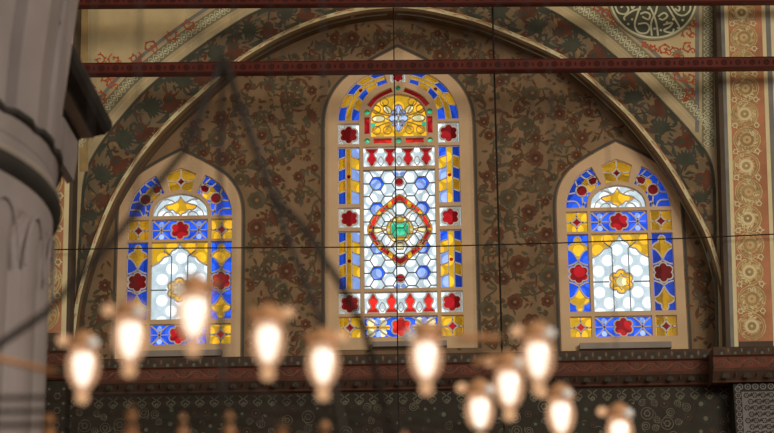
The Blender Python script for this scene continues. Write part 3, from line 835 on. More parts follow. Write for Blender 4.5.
def wall_arch():
    mb = MB()
    zt = 15.0
    big = rect(-9.5, zc_ - 0.25, 8.5, zt)
    for t, tris in cdt_fill([(big, 'arch_ground'), (list(RIDGE), 'hole')], YA).items():
        for q in tris: mb.face(q, t)
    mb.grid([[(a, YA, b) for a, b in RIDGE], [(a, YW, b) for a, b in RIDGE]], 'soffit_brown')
    wall = mb.build('wall_upper', weld=True); tag(wall, kind='structure')
    # ridge moulding along the edge
    mb = MB(); rows = []
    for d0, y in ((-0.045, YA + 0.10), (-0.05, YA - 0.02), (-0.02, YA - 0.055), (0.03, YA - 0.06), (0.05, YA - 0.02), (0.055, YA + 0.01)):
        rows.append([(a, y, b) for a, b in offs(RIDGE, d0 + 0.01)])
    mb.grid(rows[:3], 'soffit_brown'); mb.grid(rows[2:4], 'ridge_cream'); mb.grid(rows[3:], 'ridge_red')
    t = mb.build('trim_1'); tag(t, kind='structure')
    d2 = Deco(YA - 0.061)
    for i in range(0, len(RIDGE) - 3, 1):
        q = offs(RIDGE, 0.018)
        if i % 3 == 0: d2.stroke([q[i], offs(RIDGE, 0.034)[i + 1], q[i + 2]], 0.014, 'ridge_red', 1)
    d2.build(t, 'painted_rope')
    # ornament of the band: big palmettes, carnations and curling leaves
    d = Deco(YA)
    ridge_l = [p for p in RIDGE if p[0] < -0.55][::-1]; ridge_r = [p for p in RIDGE if p[0] > -0.55]
    for R_, O_, sx in ((ridge_r, OUT_R, 1), (ridge_l, OUT_L, -1)):
        n = 27
        Ra = resample(R_, 120)
        # pair each ridge point with the closest outer point
        mids = []
        for p in Ra:
            q = min(O_, key=lambda o: hypot(o[0] - p[0], o[1] - p[1]))
            mids.append(((p[0]*0.5 + q[0]*0.5), (p[1]*0.5 + q[1]*0.5), hypot(q[0] - p[0], q[1] - p[1])))
        mp = [(m[0], m[1]) for m in mids]
        L = length(mp); step = 0.27; k = int(L/step)
        rp = resample(mp, k); ang = lambda i: atan2(rp[min(i + 1, k - 1)][1] - rp[max(i - 1, 0)][1], rp[min(i + 1, k - 1)][0] - rp[max(i - 1, 0)][0])
        for i, p in enumerate(rp):
            if p[1] > 13.2: continue
            wv = min(mids, key=lambda m: hypot(m[0] - p[0], m[1] - p[1]))[2]
            if wv < 0.16: continue
            s = min(0.18, wv*0.29); a = ang(i); side = 1 if i % 2 else -1
            nx, nz = -sin(a), cos(a); c = (p[0] + nx*side*wv*0.10, p[1] + nz*side*wv*0.10)
            if i % 2 == 0: d.palmette(c, a + pi + side*0.5, s*1.15, 'arch_green', 'arch_green', 4, 11)
            else: d.carnation(c, a + side*1.2, s*1.05, 'arch_red', 'arch_green', 4); d.poly(circle(c, s*0.5, 10), 'arch_red', 4)
            if i + 1 < k:
                b = rp[i + 1]; b = (b[0] - nx*side*wv*0.10, b[1] - nz*side*wv*0.10)
                cc = ((c[0] + b[0])/2 + nx*side*wv*0.30, (c[1] + b[1])/2 + nz*side*wv*0.30)
                d.stroke(spline([c, cc, b], 6), 0.03, 'arch_green', 2, taper=True)
                d.leaf(cc, a + side*0.6, 0.22, 0.085, 'arch_green', 3, -side*1.4); d.leaf(cc, a + pi - side*0.4, 0.16, 0.06, 'arch_green', 3, side*1.2)
                e_ = ((c[0] + b[0])/2 - nx*side*wv*0.36, (c[1] + b[1])/2 - nz*side*wv*0.36)
                d.leaf(e_, a + 0.4, 0.14, 0.055, 'arch_red', 3, 0.8); d.poly(circle(e_, 0.03, 8), 'arch_red', 3)
        for i in range(len(mids)*5):
            m = rng.choice(mids); q = (m[0] + rng.uniform(-0.42, 0.42)*m[2], m[1] + rng.uniform(-0.42, 0.42)*m[2])
            if polydist(q, R_, False) < 0.1 or polydist(q, O_, False) < 0.1 or not 0 < q[1] < 13.2 or m[2] < 0.2: continue
            d.leaf(q, rng.uniform(0, 6.3), rng.uniform(0.08, 0.16), rng.uniform(0.03, 0.055), rng.choice(('arch_green', 'arch_green', 'arch_red', 'outline_grey', 'ornament_light')), 1, rng.uniform(-1.2, 1.2))
        d.stroke(offs(R_, -0.085*sx if sx > 0 else 0.085), 0.018, 'arch_green', 2)
    # inner soffit-side pale line along the outer edge
    for O_, s in ((OUT_R, 1), (OUT_L, -1)):
        d.stroke(O_, 0.075, 'strip_cream', 5); d.stroke(offs(O_, -0.065*s), 0.03, 'arch_green', 5)
    # spandrels: pale ground, bordered strips with interlace, red arabesque
    def interlace(path, wd, per=0.16, mat='script_cream'):
        L = length(path); k = max(4, int(L/per)); rp = resample(path, k*8 + 1)
        A = [p for p in rp]; on = offs(rp, 1.0)
        for ph in (0, pi):
            q = [(p[0] + (o[0] - p[0])*wd*0.34*sin(i*pi/4 + ph), p[1] + (o[1] - p[1])*wd*0.34*sin(i*pi/4 + ph)) for i, (p, o) in enumerate(zip(rp, on))]
            d.stroke(q, 0.013, mat, 8)
        for i in range(2, len(rp) - 1, 4): d.poly(circle(rp[i], 0.022, 8), mat, 8)
    # right spandrel
    edge = OUT_R
    # cut the curve where it meets the upright strip
    cut = [p for p in edge if p[1] > XZ(708, 150, YA)[1]]
    xr = lambda px, py: XZ(px, py, YA)
    reg = cut + [xr(719, 165), xr(724, -28)]
    d.poly(reg, 'spandrel_cream', 3)
    for off, wd, mat in ((0.085, 0.05, 'strip_cream'), (0.20, 0.19, 'strip_olive'), (0.315, 0.03, 'strip_cream'), (0.36, 0.05, 'strip_grey')):
        e_ = [p for p in offs(cut, off) if p[0] < XZ(703, 60, YA)[0] + 0.1]
        d.stroke(e_, wd, mat, 6)
    interlace([p for p in offs(cut, 0.20) if p[0] < XZ(703, 60, YA)[0] + 0.15], 0.19)
    up = lambda px: [xr(px, 160 if px > 712 else 152 - (712 - px)*1.3), xr(px, 60), xr(px, -28)]
    for px, wd, mat in ((697, 0.05, 'strip_grey'), (700.5, 0.035, 'strip_cream'), (708, 0.17, 'strip_olive'), (715.5, 0.035, 'strip_cream'), (718.5, 0.05, 'strip_olive')):
        q = up(px); d.stroke(q, wd, mat, 7)
    interlace(resample(up(708), 20), 0.17)
    # left spandrel (its upper end lies behind the pier's cornice)
    cutl = [p for p in OUT_L if p[1] > XZ(88, 158, YA)[1]]
    d.poly(cutl + [xr(79, 172), xr(79, -28)], 'spandrel_cream', 3)
    for off, wd, mat in ((-0.085, 0.05, 'strip_cream'), (-0.20, 0.17, 'strip_olive'), (-0.315, 0.03, 'strip_cream'), (-0.36, 0.05, 'strip_grey')):
        d.stroke([p for p in offs(cutl, off) if p[0] > XZ(80, 60, YA)[0]], wd, mat, 6)
    interlace([p for p in offs(cutl, -0.20) if p[0] > XZ(80, 60, YA)[0]], 0.17)
    for px, wd, mat in ((78.0, 0.03, 'strip_cream'), (84, 0.12, 'panel_olive'), (90, 0.03, 'strip_cream')):
        d.stroke([xr(px, 185 - (px - 78)*2.2), xr(px, 60), xr(px, -28)], wd, mat, 7)
    # arabesque tendrils round the roundels
    cr = xr(653, -1.5); Rr = 45*0.0138
    tri = [xr(601, 8), xr(640, 44), xr(690, 103), xr(694, 40), xr(694, 8)]
    def arab(pts, s=1.0):
        for (px, py, R0, st, hd) in pts:
            c = xr(px, py); pth = d.scroll(c, R0*s*0.0135, 1.2, st, 0.017, 'arabesque_red', 9, hd); d.scroll((c[0] + 0.06, c[1] - 0.05), R0*0.6*0.0135, 1.0, st + 2, 0.014, 'arabesque_red', 9, -hd)
            for j in (3, 8, 13, 18, 23): d.leaf(pth[j], st + hd*j*0.25 + 1.2, 0.05, 0.026, 'arabesque_red', 9, hd*0.8)
    arab([(664, 50, 6, 0.3, 1), (676, 54, 7, 2.5, -1), (688, 48, 6, 1.0, 1), (688, 33, 6, 4.0, -1), (693, 24, 4, 1.0, 1), (684, 66, 6, 2.0, 1), (678, 76, 6, 0.5, -1), (690, 78, 6, 3.0, 1), (688, 92, 5, 1.0, -1), (653, 48, 4, 2.0, 1),
          (606, 14, 5, 0.3, 1), (613, 21, 4, 2.5, -1), (598, 8, 5, 1.0, 1), (645, 45, 3, 1, 1)])
    d.palmette(xr(678, 55), pi/2, 0.10, 'strip_olive', 'arabesque_red', 10, 7); d.palmette(xr(686, 80), pi/2, 0.08, 'strip_olive', 'arabesque_red', 10, 7); d.palmette(xr(686, 100), pi/2, 0.09, 'arabesque_red', 'arabesque_red', 10, 5)
    arab([(90, 90, 6, 0.3, 1), (101, 97, 5, 2, -1), (112, 84, 6, 1, 1), (104, 78, 6, 3, -1), (125, 70, 6, 0, 1), (135, 58, 7, 1, -1), (115, 60, 7, 2, 1), (100, 60, 6, 2, -1), (150, 47, 7, 0, 1), (170, 36, 7, 1, -1), (190, 25, 7, 2, 1)])
    d.build(wall, 'painted_ornament')
    # the calligraphic roundel
    root = empty('roundel', (cr[0], YA - 0.02, cr[1])); tag(root, 'round dark green calligraphy medallion with pale script beside the orange scroll panel', 'medallion')
    b = MB(); y0 = YA - 0.020
    cir = circle(cr, Rr, 64)
    b.face([(a, y0 - 0.006, z) for a, z in cir], 'roundel_green')
    b.grid([[(a, y0 - 0.006, z) for a, z in cir + cir[:1]], [(a, YA - 0.0150, z) for a, z in cir + cir[:1]]], 'roundel_green')
    o = b.build('disc'); o.parent = root; o.matrix_parent_inverse = Matrix.Translation(root.location).inverted()
    dd = Deco(y0 - 0.006)
    dd.stroke(circle(cr, Rr*0.985, 64), 0.03, 'strip_olive', 1, closed=True); dd.stroke(circle(cr, Rr*0.945, 64), 0.028, 'script_cream', 2, closed=True)
    o = dd.build(root, 'rim'); o.matrix_parent_inverse = Matrix.Translation(root.location).inverted()
    dd = Deco(y0 - 0.006)
    T = lambda q: xr(580 + q[0]/6.45, q[1]/6.45)
    for st in ([(290, 135), (283, 120), (300, 100), (345, 72), (392, 62)], [(500, 20), (488, 80), (458, 150), (462, 235)], [(425, 15), (462, 75), (490, 150), (502, 235)],
               [(400, 10), (368, 100), (352, 165), (375, 212), (425, 218), (447, 185), (425, 155), (372, 160)], [(388, 95), (420, 84), (450, 98), (440, 130), (400, 112)],
               [(503, 112), (540, 88), (562, 108), (535, 132), (508, 124)], [(535, 165), (592, 152), (580, 175), (540, 202), (592, 216), (604, 190)],
               [(540, 10), (580, 75), (612, 130), (640, 180), (624, 186)], [(575, 20), (620, 90), (670, 104), (708, 70), (705, 30), (672, 40), (668, 75)],
               [(225, 40), (245, 85), (290, 95), (312, 65), (290, 35), (262, 55)], [(330, 20), (335, 60), (352, 40), (360, 15)], [(610, 30), (640, 50), (635, 75), (610, 60)],
               [(420, -120), (400, -60), (440, -30), (520, -60), (560, -110)], [(300, -80), (330, -20), (380, -40)], [(600, -90), (640, -30), (690, -60)]):
        dd.stroke(spline([T(q) for q in st], 6), 0.026, 'script_cream', 2)
    for q in ((310, 160), (335, 130), (520, 200), (600, 130), (660, 135), (480, 190), (440, 60), (560, 150)): dd.poly(circle(T(q), 0.018, 8), 'script_cream', 2)
    o = dd.build(root, 'script', 'pale cream script'); o.matrix_parent_inverse = Matrix.Translation(root.location).inverted()
wall_arch()

# ------------------------------------------------------------------ side piers with scroll panels
YP = -0.80
def scroll_panel(d, xl, xr_, z0, z1, seed):
    """orange panel filled with winding buff scrolls round rosettes"""
    r2 = random.Random(seed)
    W = xr_ - xl; xc = (xl + xr_)/2; R = W*0.50; z = z0 + R; i = 0
    while z < z1:
        hd = 1 if i % 2 else -1; cx = xc + hd*W*0.03
        d.poly(lobed((cx, z), R*1.03, 14, 0.1*i, 4), 'panel_buff', 3)
        d.stroke(circle((cx, z), R*0.90, 28), 0.016, 'panel_olive', 4, closed=True)
        d.stroke(circle((cx, z), R*0.74, 24), 0.022, 'panel_orange' if i % 3 == 0 else 'panel_olive', 4, closed=True)
        d.rosette((cx, z), R*0.52, ('panel_olive', 'panel_buff', 'panel_orange') if i % 2 else ('panel_cream', 'panel_olive', 'panel_cream'), 11, 5, r2.uniform(0, 1))
        for k in range(16):
            a = 2*pi*k/16 + 0.2
            d.leaf((cx + R*0.55*cos(a), z + R*0.55*sin(a)), a + 0.6*hd, R*0.36, R*0.13, r2.choice(('panel_cream', 'panel_olive', 'panel_buff', 'panel_orange')), 6, hd*0.9)
        for k in range(9):
            a = r2.uniform(0, 2*pi); q = (cx + R*r2.uniform(0.2, 0.9)*cos(a), z + R*0.9*sin(a))
            d.scroll(q, R*0.16, 1.0, r2.uniform(0, 6), 0.010, r2.choice(('panel_olive', 'panel_cream')), 7, hd)
        for sx in (-1, 1):
            q = (xc + sx*W*0.40, z + R*1.12)
            d.rosette(q, R*0.22, ('panel_cream', 'panel_olive', 'panel_orange'), 6, 6)
            for aa in (0.3, 1.2, 2.2, 3.6, 5.0): d.leaf(q, aa*1.0 + sx, R*0.36, R*0.15, r2.choice(('panel_buff', 'panel_cream', 'panel_olive')), 5, sx*0.8)
        q = (xc - hd*W*0.1, z + R*1.16); d.palmette(q, pi/2*hd, R*0.30, 'panel_buff', 'panel_olive', 5, 7)
        z += R*2.02; i += 1

def lean(o, z0, k):
    for v in o.data.vertices: v.co.x += max(0.0, v.co.z - z0)*k

def pier(name, xa_px, xb_px, stripes, panel, zled_px, seed, sx):
    zl = P((xa_px + xb_px)/2, zled_px, YP).z
    Xa = P(xa_px, 330, YP).x; Xb = P(xb_px, 330, YP).x
    mb = MB(); mb.box((Xa, YP, zl - 0.3), (Xb, YA + 0.02, 15.0), 'groove_dark')
    wall = mb.build(name); tag(wall, kind='structure')
    d = Deco(YP)
    for a, b, mat in stripes:
        d.poly(rect(P(a, 250, YP).x, zl, P(b, 250, YP).x, 15.0), mat, 1)
    xl, xr_ = P(panel[0], 250, YP).x, P(panel[1], 250, YP).x
    d.poly(rect(xl, zl + 0.10, xr_, 15.0), 'panel_orange', 2)
    scroll_panel(d, xl + 0.02, xr_ - 0.07 if sx > 0 else xr_ - 0.02, zl + 0.12, 14.6, seed)
    o = d.build(wall)
    for q in (wall, o): lean(q, P((xa_px + xb_px)/2, 300, YP).z, 0.032 if sx > 0 else -0.012)
    return wall
pier('wall_right', 724.5, 1010, [(724.8, 728.5, 'strip_grey'), (728.5, 732.5, 'panel_cream'), (767, 771, 'panel_cream'), (771, 776, 'strip_grey'), (776, 1009, 'panel_cream')], (732.5, 767), 347, 3, 1)
pier('wall_left', -40, 70.0, [(64.0, 69, 'panel_cream'), (-39, 27, 'panel_cream')], (27, 64.0), 341, 5, -1)

# ------------------------------------------------------------------ cornices and the tiled dado
def rows_of(mb, X0, X1, prof):
    """prof: (Y, z, material of the face below this edge)"""
    for (y0, z0, m0), (y1, z1, m1) in zip(prof, prof[1:]):
        mb.face([(X0, y0, z0), (X1, y0, z0), (X1, y1, z1), (X0, y1, z1)], m0)
def cap_ends(mb, X0, X1, prof, mat, yb):
    for X_ in (X0, X1):
        mb.face([(X_, yb, prof[0][1])] + [(X_, y, z) for y, z, m in prof] + [(X_, yb, prof[-1][1])], mat)

def leaf_row(d, X0, X1, z, h, step, m1, m2):
    x = X0 + step/2
    while x < X1:
        d.palmette((x, z - h*0.35), pi/2, h*0.75, m1, m2, 2, 7); d.leaf((x + step/2, z + h*0.4), -pi/2, h*0.7, h*0.3, m2, 2)
        x += step
def arab_row(d, X0, X1, z, h, m1, m2):
    n = int((X1 - X0)/(h*1.25)); 
    path = [(X0 + (X1 - X0)*i/(n*8), z + h*0.30*sin(i*pi/8)) for i in range(n*8 + 1)]
    d.stroke(path, h*0.10, m1, 2)
    for i in range(n):
        c = (X0 + (X1 - X0)*(i + 0.5)/n, z + h*(-0.12 if i % 2 == 0 else 0.12))
        d.rosette(c, h*0.24, (m1, m2, m1), 6, 3); s = 1 if i % 2 else -1
        d.leaf((c[0] + h*0.5, z - s*h*0.1), 0.5*s, h*0.55, h*0.2, m1, 2, s); d.leaf((c[0] - h*0.5, z + s*h*0.12), pi - 0.5*s, h*0.5, h*0.18, m2, 2, -s)

def cornice(name, X0, X1, Yf, px, ys, yb, dado_mats, parent_dado, fine):
    """ys: pixel rows of the mouldings, top to bottom"""
    zz = lambda py, Y: P(px, py, Y).z
    t = Yf - 0.30
    y1, y2, y3, y4, y5 = ys
    prof = [(t, zz(y1, t), 'cornice_brown'), (t, zz(y2, t), 'cornice_line'), (Yf - 0.24, zz(y2, t) - 0.015, 'cornice_red'), (Yf - 0.24, zz(y3, Yf - 0.24), 'cornice_line'),
            (Yf - 0.20, zz(y3, Yf - 0.24) - 0.03, 'cornice_brown'), (Yf - 0.10, zz(y4, Yf - 0.10), 'cornice_line'), (Yf - 0.07, zz(y4, Yf - 0.1) - 0.02, 'cornice_red'), (Yf - 0.02, zz(y5, Yf - 0.02), 'cornice_red')]
    mb = MB(); mb.face([(X0, yb, prof[0][1]), (X1, yb, prof[0][1]), (X1, t, prof[0][1]), (X0, t, prof[0][1])], 'cornice_brown')
    rows_of(mb, X0, X1, prof); cap_ends(mb, X0, X1, prof, 'cornice_brown', yb)
    o = mb.build(name); tag(o, kind='structure')
    d = Deco(t); zc = (prof[0][1] + prof[1][1])/2; leaf_row(d, X0 + 0.02, X1 - 0.02, zc, (prof[0][1] - prof[1][1])*0.85, 0.17, 'cornice_grey', 'tile_light'); d.build(o, 'leaf_frieze')
    d = Deco(Yf - 0.24); zc = (prof[2][1] + prof[3][1])/2; arab_row(d, X0 + 0.02, X1 - 0.02, zc, prof[2][1] - prof[3][1], 'cornice_line', 'cornice_grey'); d.build(o, 'arabesque_frieze')
    # palmettes on the sloping face
    d = Deco(Yf - 0.215); zc = (prof[4][1] + prof[5][1])/2; leaf_row(d, X0 + 0.02, X1 - 0.02, zc, (prof[4][1] - prof[5][1])*0.9, 0.27, 'cornice_grey', 'tile_dark'); d.build(o, 'palmette_frieze')
    return prof[-1][1]

XwL, XwR = P(60, 350, -0.5).x, P(736, 350, -0.5).x
YD = -0.45
zd = cornice('trim_2', XwL, XwR, YD, 540, (351.5, 361, 373.5, 385, 388.5), 0.0, None, None, 0)
XpR0, XpR1 = P(713, 350, -1.2).x, P(1015, 350, -1.2).x
zdr = cornice('trim_3', XpR0, XpR1, YP - 0.12, 745, (346.5, 354.5, 367.5, 380, 381.5), YA, None, None, 0)
XpL0, XpL1 = P(-60, 350, -1.2).x, P(72, 350, -1.2).x
zdl = cornice('trim_4', XpL0, XpL1, YP - 0.06, 50, (342, 351, 363, 376, 380), YA, None, None, 0)

def dado():
    mb = MB(); mb.box((XwL, YD, 0), (XwR, 0.0, zd + 0.12), 'tile_dark')
    wall = mb.build('wall_lower'); tag(wall, kind='structure')
    d = Deco(YD)
    zb = P(540, 440, YD).z
    X0, X1 = XwL + 0.05, XwR - 0.05
    r2 = random.Random(4)
    # row of pale brackets and ringed flowers, then a dense arabesque field
    x = X0
    z = zd - 0.10; i = 0
    while x < X1:
        for s in (-1, 1):
            d.stroke(spline([(x + s*0.035, z + 0.075), (x + s*0.085, z + 0.03), (x + s*0.04, z - 0.01), (x + s*0.09, z - 0.075)], 4), 0.014, 'tile_light', 2)
        d.rosette((x + 0.10, z - 0.04), 0.05, ('tile_green', 'tile_light', 'tile_red'), 6, 2)
        x += 0.19; i += 1
    pts = []
    for t in range(5000):
        p = (r2.uniform(X0, X1), r2.uniform(zb, zd - 0.2)); R = r2.choice((0.04, 0.05, 0.065, 0.08))
        if all(hypot(p[0] - q[0], p[1] - q[1]) > R + q[2] + 0.022 for q in pts): pts.append(p + (R,))
    for x, z, R in pts:
        k = r2.random()
        if k < 0.42:
            d.stroke(circle((x, z), R, 14), 0.011, 'tile_light', 2, closed=True); d.rosette((x, z), R*0.6, ('tile_light', 'tile_dark', 'tile_red'), 6, 3)
        elif k < 0.75: d.palmette((x, z), r2.uniform(0, 6), R*1.3, 'tile_green', 'tile_light', 2, 7)
        else: d.rosette((x, z), R, ('tile_red', 'tile_dark', 'tile_light'), 7, 2)
        a = r2.uniform(0, 6)
        d.scroll((x, z), R*1.5, 0.45, a, 0.009, 'tile_light' if k < 0.5 else 'tile_green', 1, r2.choice((-1, 1)))
    d.build(wall, 'tile_pattern')
    # tiled faces of the two piers
    for nm, xa, xb, zt, yf, own in (('wall_right_lower', P(733.5, 390, YP - 0.10).x, P(1012, 390, YP - 0.1).x, zdr, YP - 0.10, 1), ('wall_left_lower', P(-60, 390, YP).x, P(66, 390, YP).x, zdl, YP - 0.04, 0)):
        mb = MB(); mb.box((xa, yf, 0), (xb, YD + 0.05, zt + 0.15), 'tile_dark')
        wl = mb.build(nm); tag(wl, kind='structure')
        d = Deco(yf); zb2 = P((740 if own else 40), 440, yf).z
        if own:
            d.poly(rect(xa + 0.10, zb2 - 0.3, xb, zt - 0.125), 'tile_pale', 1)
            d.poly(rect(xa + 0.03, zt - 0.118, xb, zt - 0.005), 'tile_black', 1)
            x = xa + 0.085
            while x < xb:
                d.stroke(circle((x, zt - 0.06), 0.034, 14), 0.014, 'tile_pale', 2, closed=True); d.poly(circle((x, zt - 0.06), 0.011, 8), 'tile_pale', 2); x += 0.098
            z = zb2; j = 0
            while z < zt - 0.08:
                d.rosette((xa + 0.055, z), 0.04, ('tile_pale', 'tile_dark', 'tile_pale'), 6, 2)
                x = xa + (0.16 if j % 2 else 0.21)
                while x < xb:
                    if z < zt - 0.17:
                        d.rosette((x, z), 0.038, ('tile_black', 'tile_pale', 'tile_black'), 6, 2); d.leaf((x + 0.05, z - 0.02), 1.2, 0.06, 0.026, 'tile_black', 2)
                        d.leaf((x + 0.05, z + 0.02), 4.4, 0.05, 0.02, 'tile_red', 2)
                    x += 0.105
                z += 0.082; j += 1
        else:
            x = xb - 0.1
            while x > xa:
                z = zb2
                while z < zt - 0.1:
                    d.rosette((x, z), 0.05, ('tile_light', 'tile_dark', 'tile_red'), 6, 2); d.palmette((x + 0.08, z + 0.09), 1.5, 0.06, 'tile_green', 'tile_light', 2, 7); z += 0.19
                x -= 0.19
        d.build(wl, 'tile_pattern')
dado()

# ------------------------------------------------------------------ tie beams
def beam(name, label, pl, pr, Y, h, depth):
    """pl, pr: left and right pixel of the lower front edge; the timber is level and runs slightly askew"""
    z0 = P((pl[0] + pr[0])/2, (pl[1] + pr[1])/2, Y).z
    A, B = at_height(pl[0], pl[1], z0 - CAM.z), at_height(pr[0], pr[1], z0 - CAM.z)
    dv = (B - A).normalized(); ext = (B - A).length
    root = empty(name, (A.x, A.y, z0)); tag(root, label, 'beam')
    root.rotation_euler = (0, 0, atan2(dv.y, dv.x))
    mb = MB(); mb.box((-4.5, 0, 0), (ext + 3.5, depth, h), 'beam_red')
    mb.build('timber', root)
    d = Deco(0.0); x = -4.4
    while x < ext + 3.4:
        d.stroke(circle((x, h*0.5), h*0.20, 14), 0.018, 'beam_dark', 2, closed=True); d.poly(circle((x, h*0.5), h*0.10, 8), 'beam_dark', 2)
        d.leaf((x + 0.09, h*0.3), pi/2, h*0.4, 0.03, 'beam_dark', 1)
        x += 0.185
    d.stroke([(-4.5, h*0.06), (ext + 3.5, h*0.06)], h*0.08, 'beam_dark', 2); d.stroke([(-4.5, h*0.94), (ext + 3.5, h*0.94)], h*0.06, 'beam_dark', 2)
    d.build(root, 'painted_rings')
def at_height(px, py, h):
    d = turn(((px - 387)/F, 1.0, -(py - 216.5)/F)); return CAM + d*(h/d.z)
beam('tie_beam', 'dark red painted tie beam crossing in front of the central window crown', (240, 72.5), (774, 67.5), -1.6, 0.155, 0.14)
beam('tie_beam', 'dark red tie beam above the apex of the big arch, topmost of two', (240, 5.0), (774, 2.0), -1.6, 0.17, 0.12)

# ------------------------------------------------------------------ marble pier
def marble_pier():
    R = 2.75; dax = 15.6
    th = atan2(turn(((49 - 387)/F, 1, -(330 - 216.5)/F)).x, turn(((49 - 387)/F, 1, -(330 - 216.5)/F)).y)
    ax = th - math.asin(R/dax)
    cx, cy = CAM.x + dax*sin(ax), CAM.y + dax*cos(ax)
    root = empty('marble_pier', (cx, cy, 0)); tag(root, 'huge round fluted grey marble pier with dark ring and flared capital', 'pier')
    dt = sqrt(dax*dax - R*R)
    edge = lambda py: CAM.z + dt*turn(((56 - 387)/F, 1, -(py - 216.5)/F)).z/hypot(turn(((56 - 387)/F, 1, -(py - 216.5)/F)).x, turn(((56 - 387)/F, 1, -(py - 216.5)/F)).y)
    zr0, zr1 = edge(223), edge(207)
    n, sub = 30, 10
    def flute(Rr, depth, ztop=None):
        out = []
        for k in range(n*sub):
            t = (k % sub)/sub; b = abs(sin(pi*t))
            rr = Rr - depth*(1 - b)**1.5*1.0 + 0.0
            a = 2*pi*k/(n*sub); out.append((rr*cos(a), rr*sin(a)))
        return out
    mb = MB(); rows = []
    for z, dep, rr in ((0, 0.16, R), (zr0 - 0.75, 0.16, R), (zr0 - 0.5, 0.14, R), (zr0 - 0.34, 0.07, R), (zr0 - 0.22, 0.0, R), (zr0, 0, R)):
        rows.append([(a, b, z) for a, b in flute(rr, dep)])
    mb.grid(rows, 'marble_grey', closed=True)
    o = mb.build('shaft', root, smooth=False)
    # arched heads of the flutes as raised archivolts
    mb = MB()
    for k in range(n):
        a0 = 2*pi*(k + 0.5)/n; hw = pi/n*0.80
        pts = []
        for j in range(13):
            t = pi*j/12; a = a0 - hw*cos(t); z = zr0 - 0.62 + 0.42*sin(t); pts.append(((R + 0.015)*cos(a), (R + 0.015)*sin(a), z))
        mb.tube(pts, 0.012, 'marble_grey', 6)
    mb.build('arch_moulding', root)
    mb = MB(); h = zr1 - zr0
    mb.lathe([(R, zr0 - 0.02), (R + 0.035, zr0 + h*0.05), (R + 0.06, zr0 + h*0.3), (R + 0.065, zr0 + h*0.6), (R + 0.04, zr0 + h*0.9), (R + 0.0, zr1)], 'marble_dark', 96)
    mb.build('ring_band', root, smooth=True)
    mb = MB(); mb.lathe([(R + 0.03, zr1 - 0.02), (R + 0.055, zr1 + 0.0), (R + 0.05, zr1 + 0.03), (R - 0.01, zr1 + 0.04)], 'marble_line', 96)
    mb.build('ring_fillet', root, smooth=True)
    # flaring neck: a plain band, a scalloped moulding, then faceted ribs with dark recesses
    z1 = zr1 + 0.30
    mb = MB(); mb.lathe([(R - 0.01, zr1), (R + 0.01, zr1 + 0.13), (R - 0.005, zr1 + 0.14), (R + 0.005, zr1 + 0.155), (R + 0.03, z1)], 'marble_grey', 96)
    mb.build('neck', root, smooth=False)
    mb = MB(); nn = 144; rows = []
    for dz, dr in ((-0.02, 0.02), (0.0, 0.065), (0.035, 0.07), (0.05, 0.0)):
        rows.append([((R + dr - (0.022 if k % 4 == 0 else 0))*cos(2*pi*k/nn), (R + dr - (0.022 if k % 4 == 0 else 0))*sin(2*pi*k/nn), z1 + dz - (0.02 if k % 4 == 0 else 0)) for k in range(nn)])
    mb.grid(rows, 'marble_dark', closed=True); mb.build('scalloped_moulding', root)
    mb = MB(); nf = 20; rows = []
    for dz, rr in ((0.04, R - 0.02), (0.5, R + 0.0), (1.0, R + 0.05), (1.7, R + 0.12)):
        row = []
        for k in range(nf):
            for t, dr in ((0.0, -0.16), (0.16, -0.16), (0.18, 0.0), (0.50, 0.05), (0.98, 0.0)):
                a_ = 2*pi*(k + t)/nf; row.append(((rr + dr)*cos(a_), (rr + dr)*sin(a_), z1 + dz))
        rows.append(row)
    mb.grid(rows, 'marble_grey', closed=True); mb.build('faceted_capital', root)
    # stepped cornice on top: its side runs away from the nave
    Ye = cy + R*0.98
    prof = [(-60, 152), (52, 152), (59, 150), (62, 146), (66, 143), (79, 140.5), (81, 138.5), (93, 138), (95, 136.5), (105, 134.5), (110, 131), (112.5, 127), (112, 122), (60, 122), (-60, 122)]
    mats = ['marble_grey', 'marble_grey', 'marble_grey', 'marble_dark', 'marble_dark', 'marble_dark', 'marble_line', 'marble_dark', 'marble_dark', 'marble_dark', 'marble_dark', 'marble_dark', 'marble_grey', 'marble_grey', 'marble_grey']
    pp = [P(a, b, Ye) - Vector((cx, cy, 0)) for a, b in prof]
    Y2 = Ye - 5.2
    mb = MB()
    for i in range(len(pp)):
        a, b = pp[i], pp[(i + 1) % len(pp)]
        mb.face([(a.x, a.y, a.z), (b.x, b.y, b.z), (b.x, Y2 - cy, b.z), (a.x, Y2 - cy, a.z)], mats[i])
    mb.face([tuple(p) for p in pp], 'marble_grey'); mb.face([(p.x, Y2 - cy, p.z) for p in pp[::-1]], 'marble_grey')
    mb.build('abacus', root)
    # corner bracket under the cornice
    q = [P(a, b, Ye - 0.1) - Vector((cx, cy, 0)) for a, b in ((61, 148), (78, 142), (77.5, 158), (74, 181), (67, 184), (63, 170))]
    mb = MB(); mb.face([tuple(p) for p in q], 'marble_grey')
    for i in range(len(q)):
        a, b = q[i], q[(i + 1) % len(q)]; mb.face([tuple(a), tuple(b), (b.x, b.y - 0.7, b.z), (a.x, a.y - 0.7, a.z)], 'marble_grey')
    mb.face([(p.x, p.y - 0.7, p.z) for p in q[::-1]], 'marble_grey')
    mb.build('bracket', root)
marble_pier()

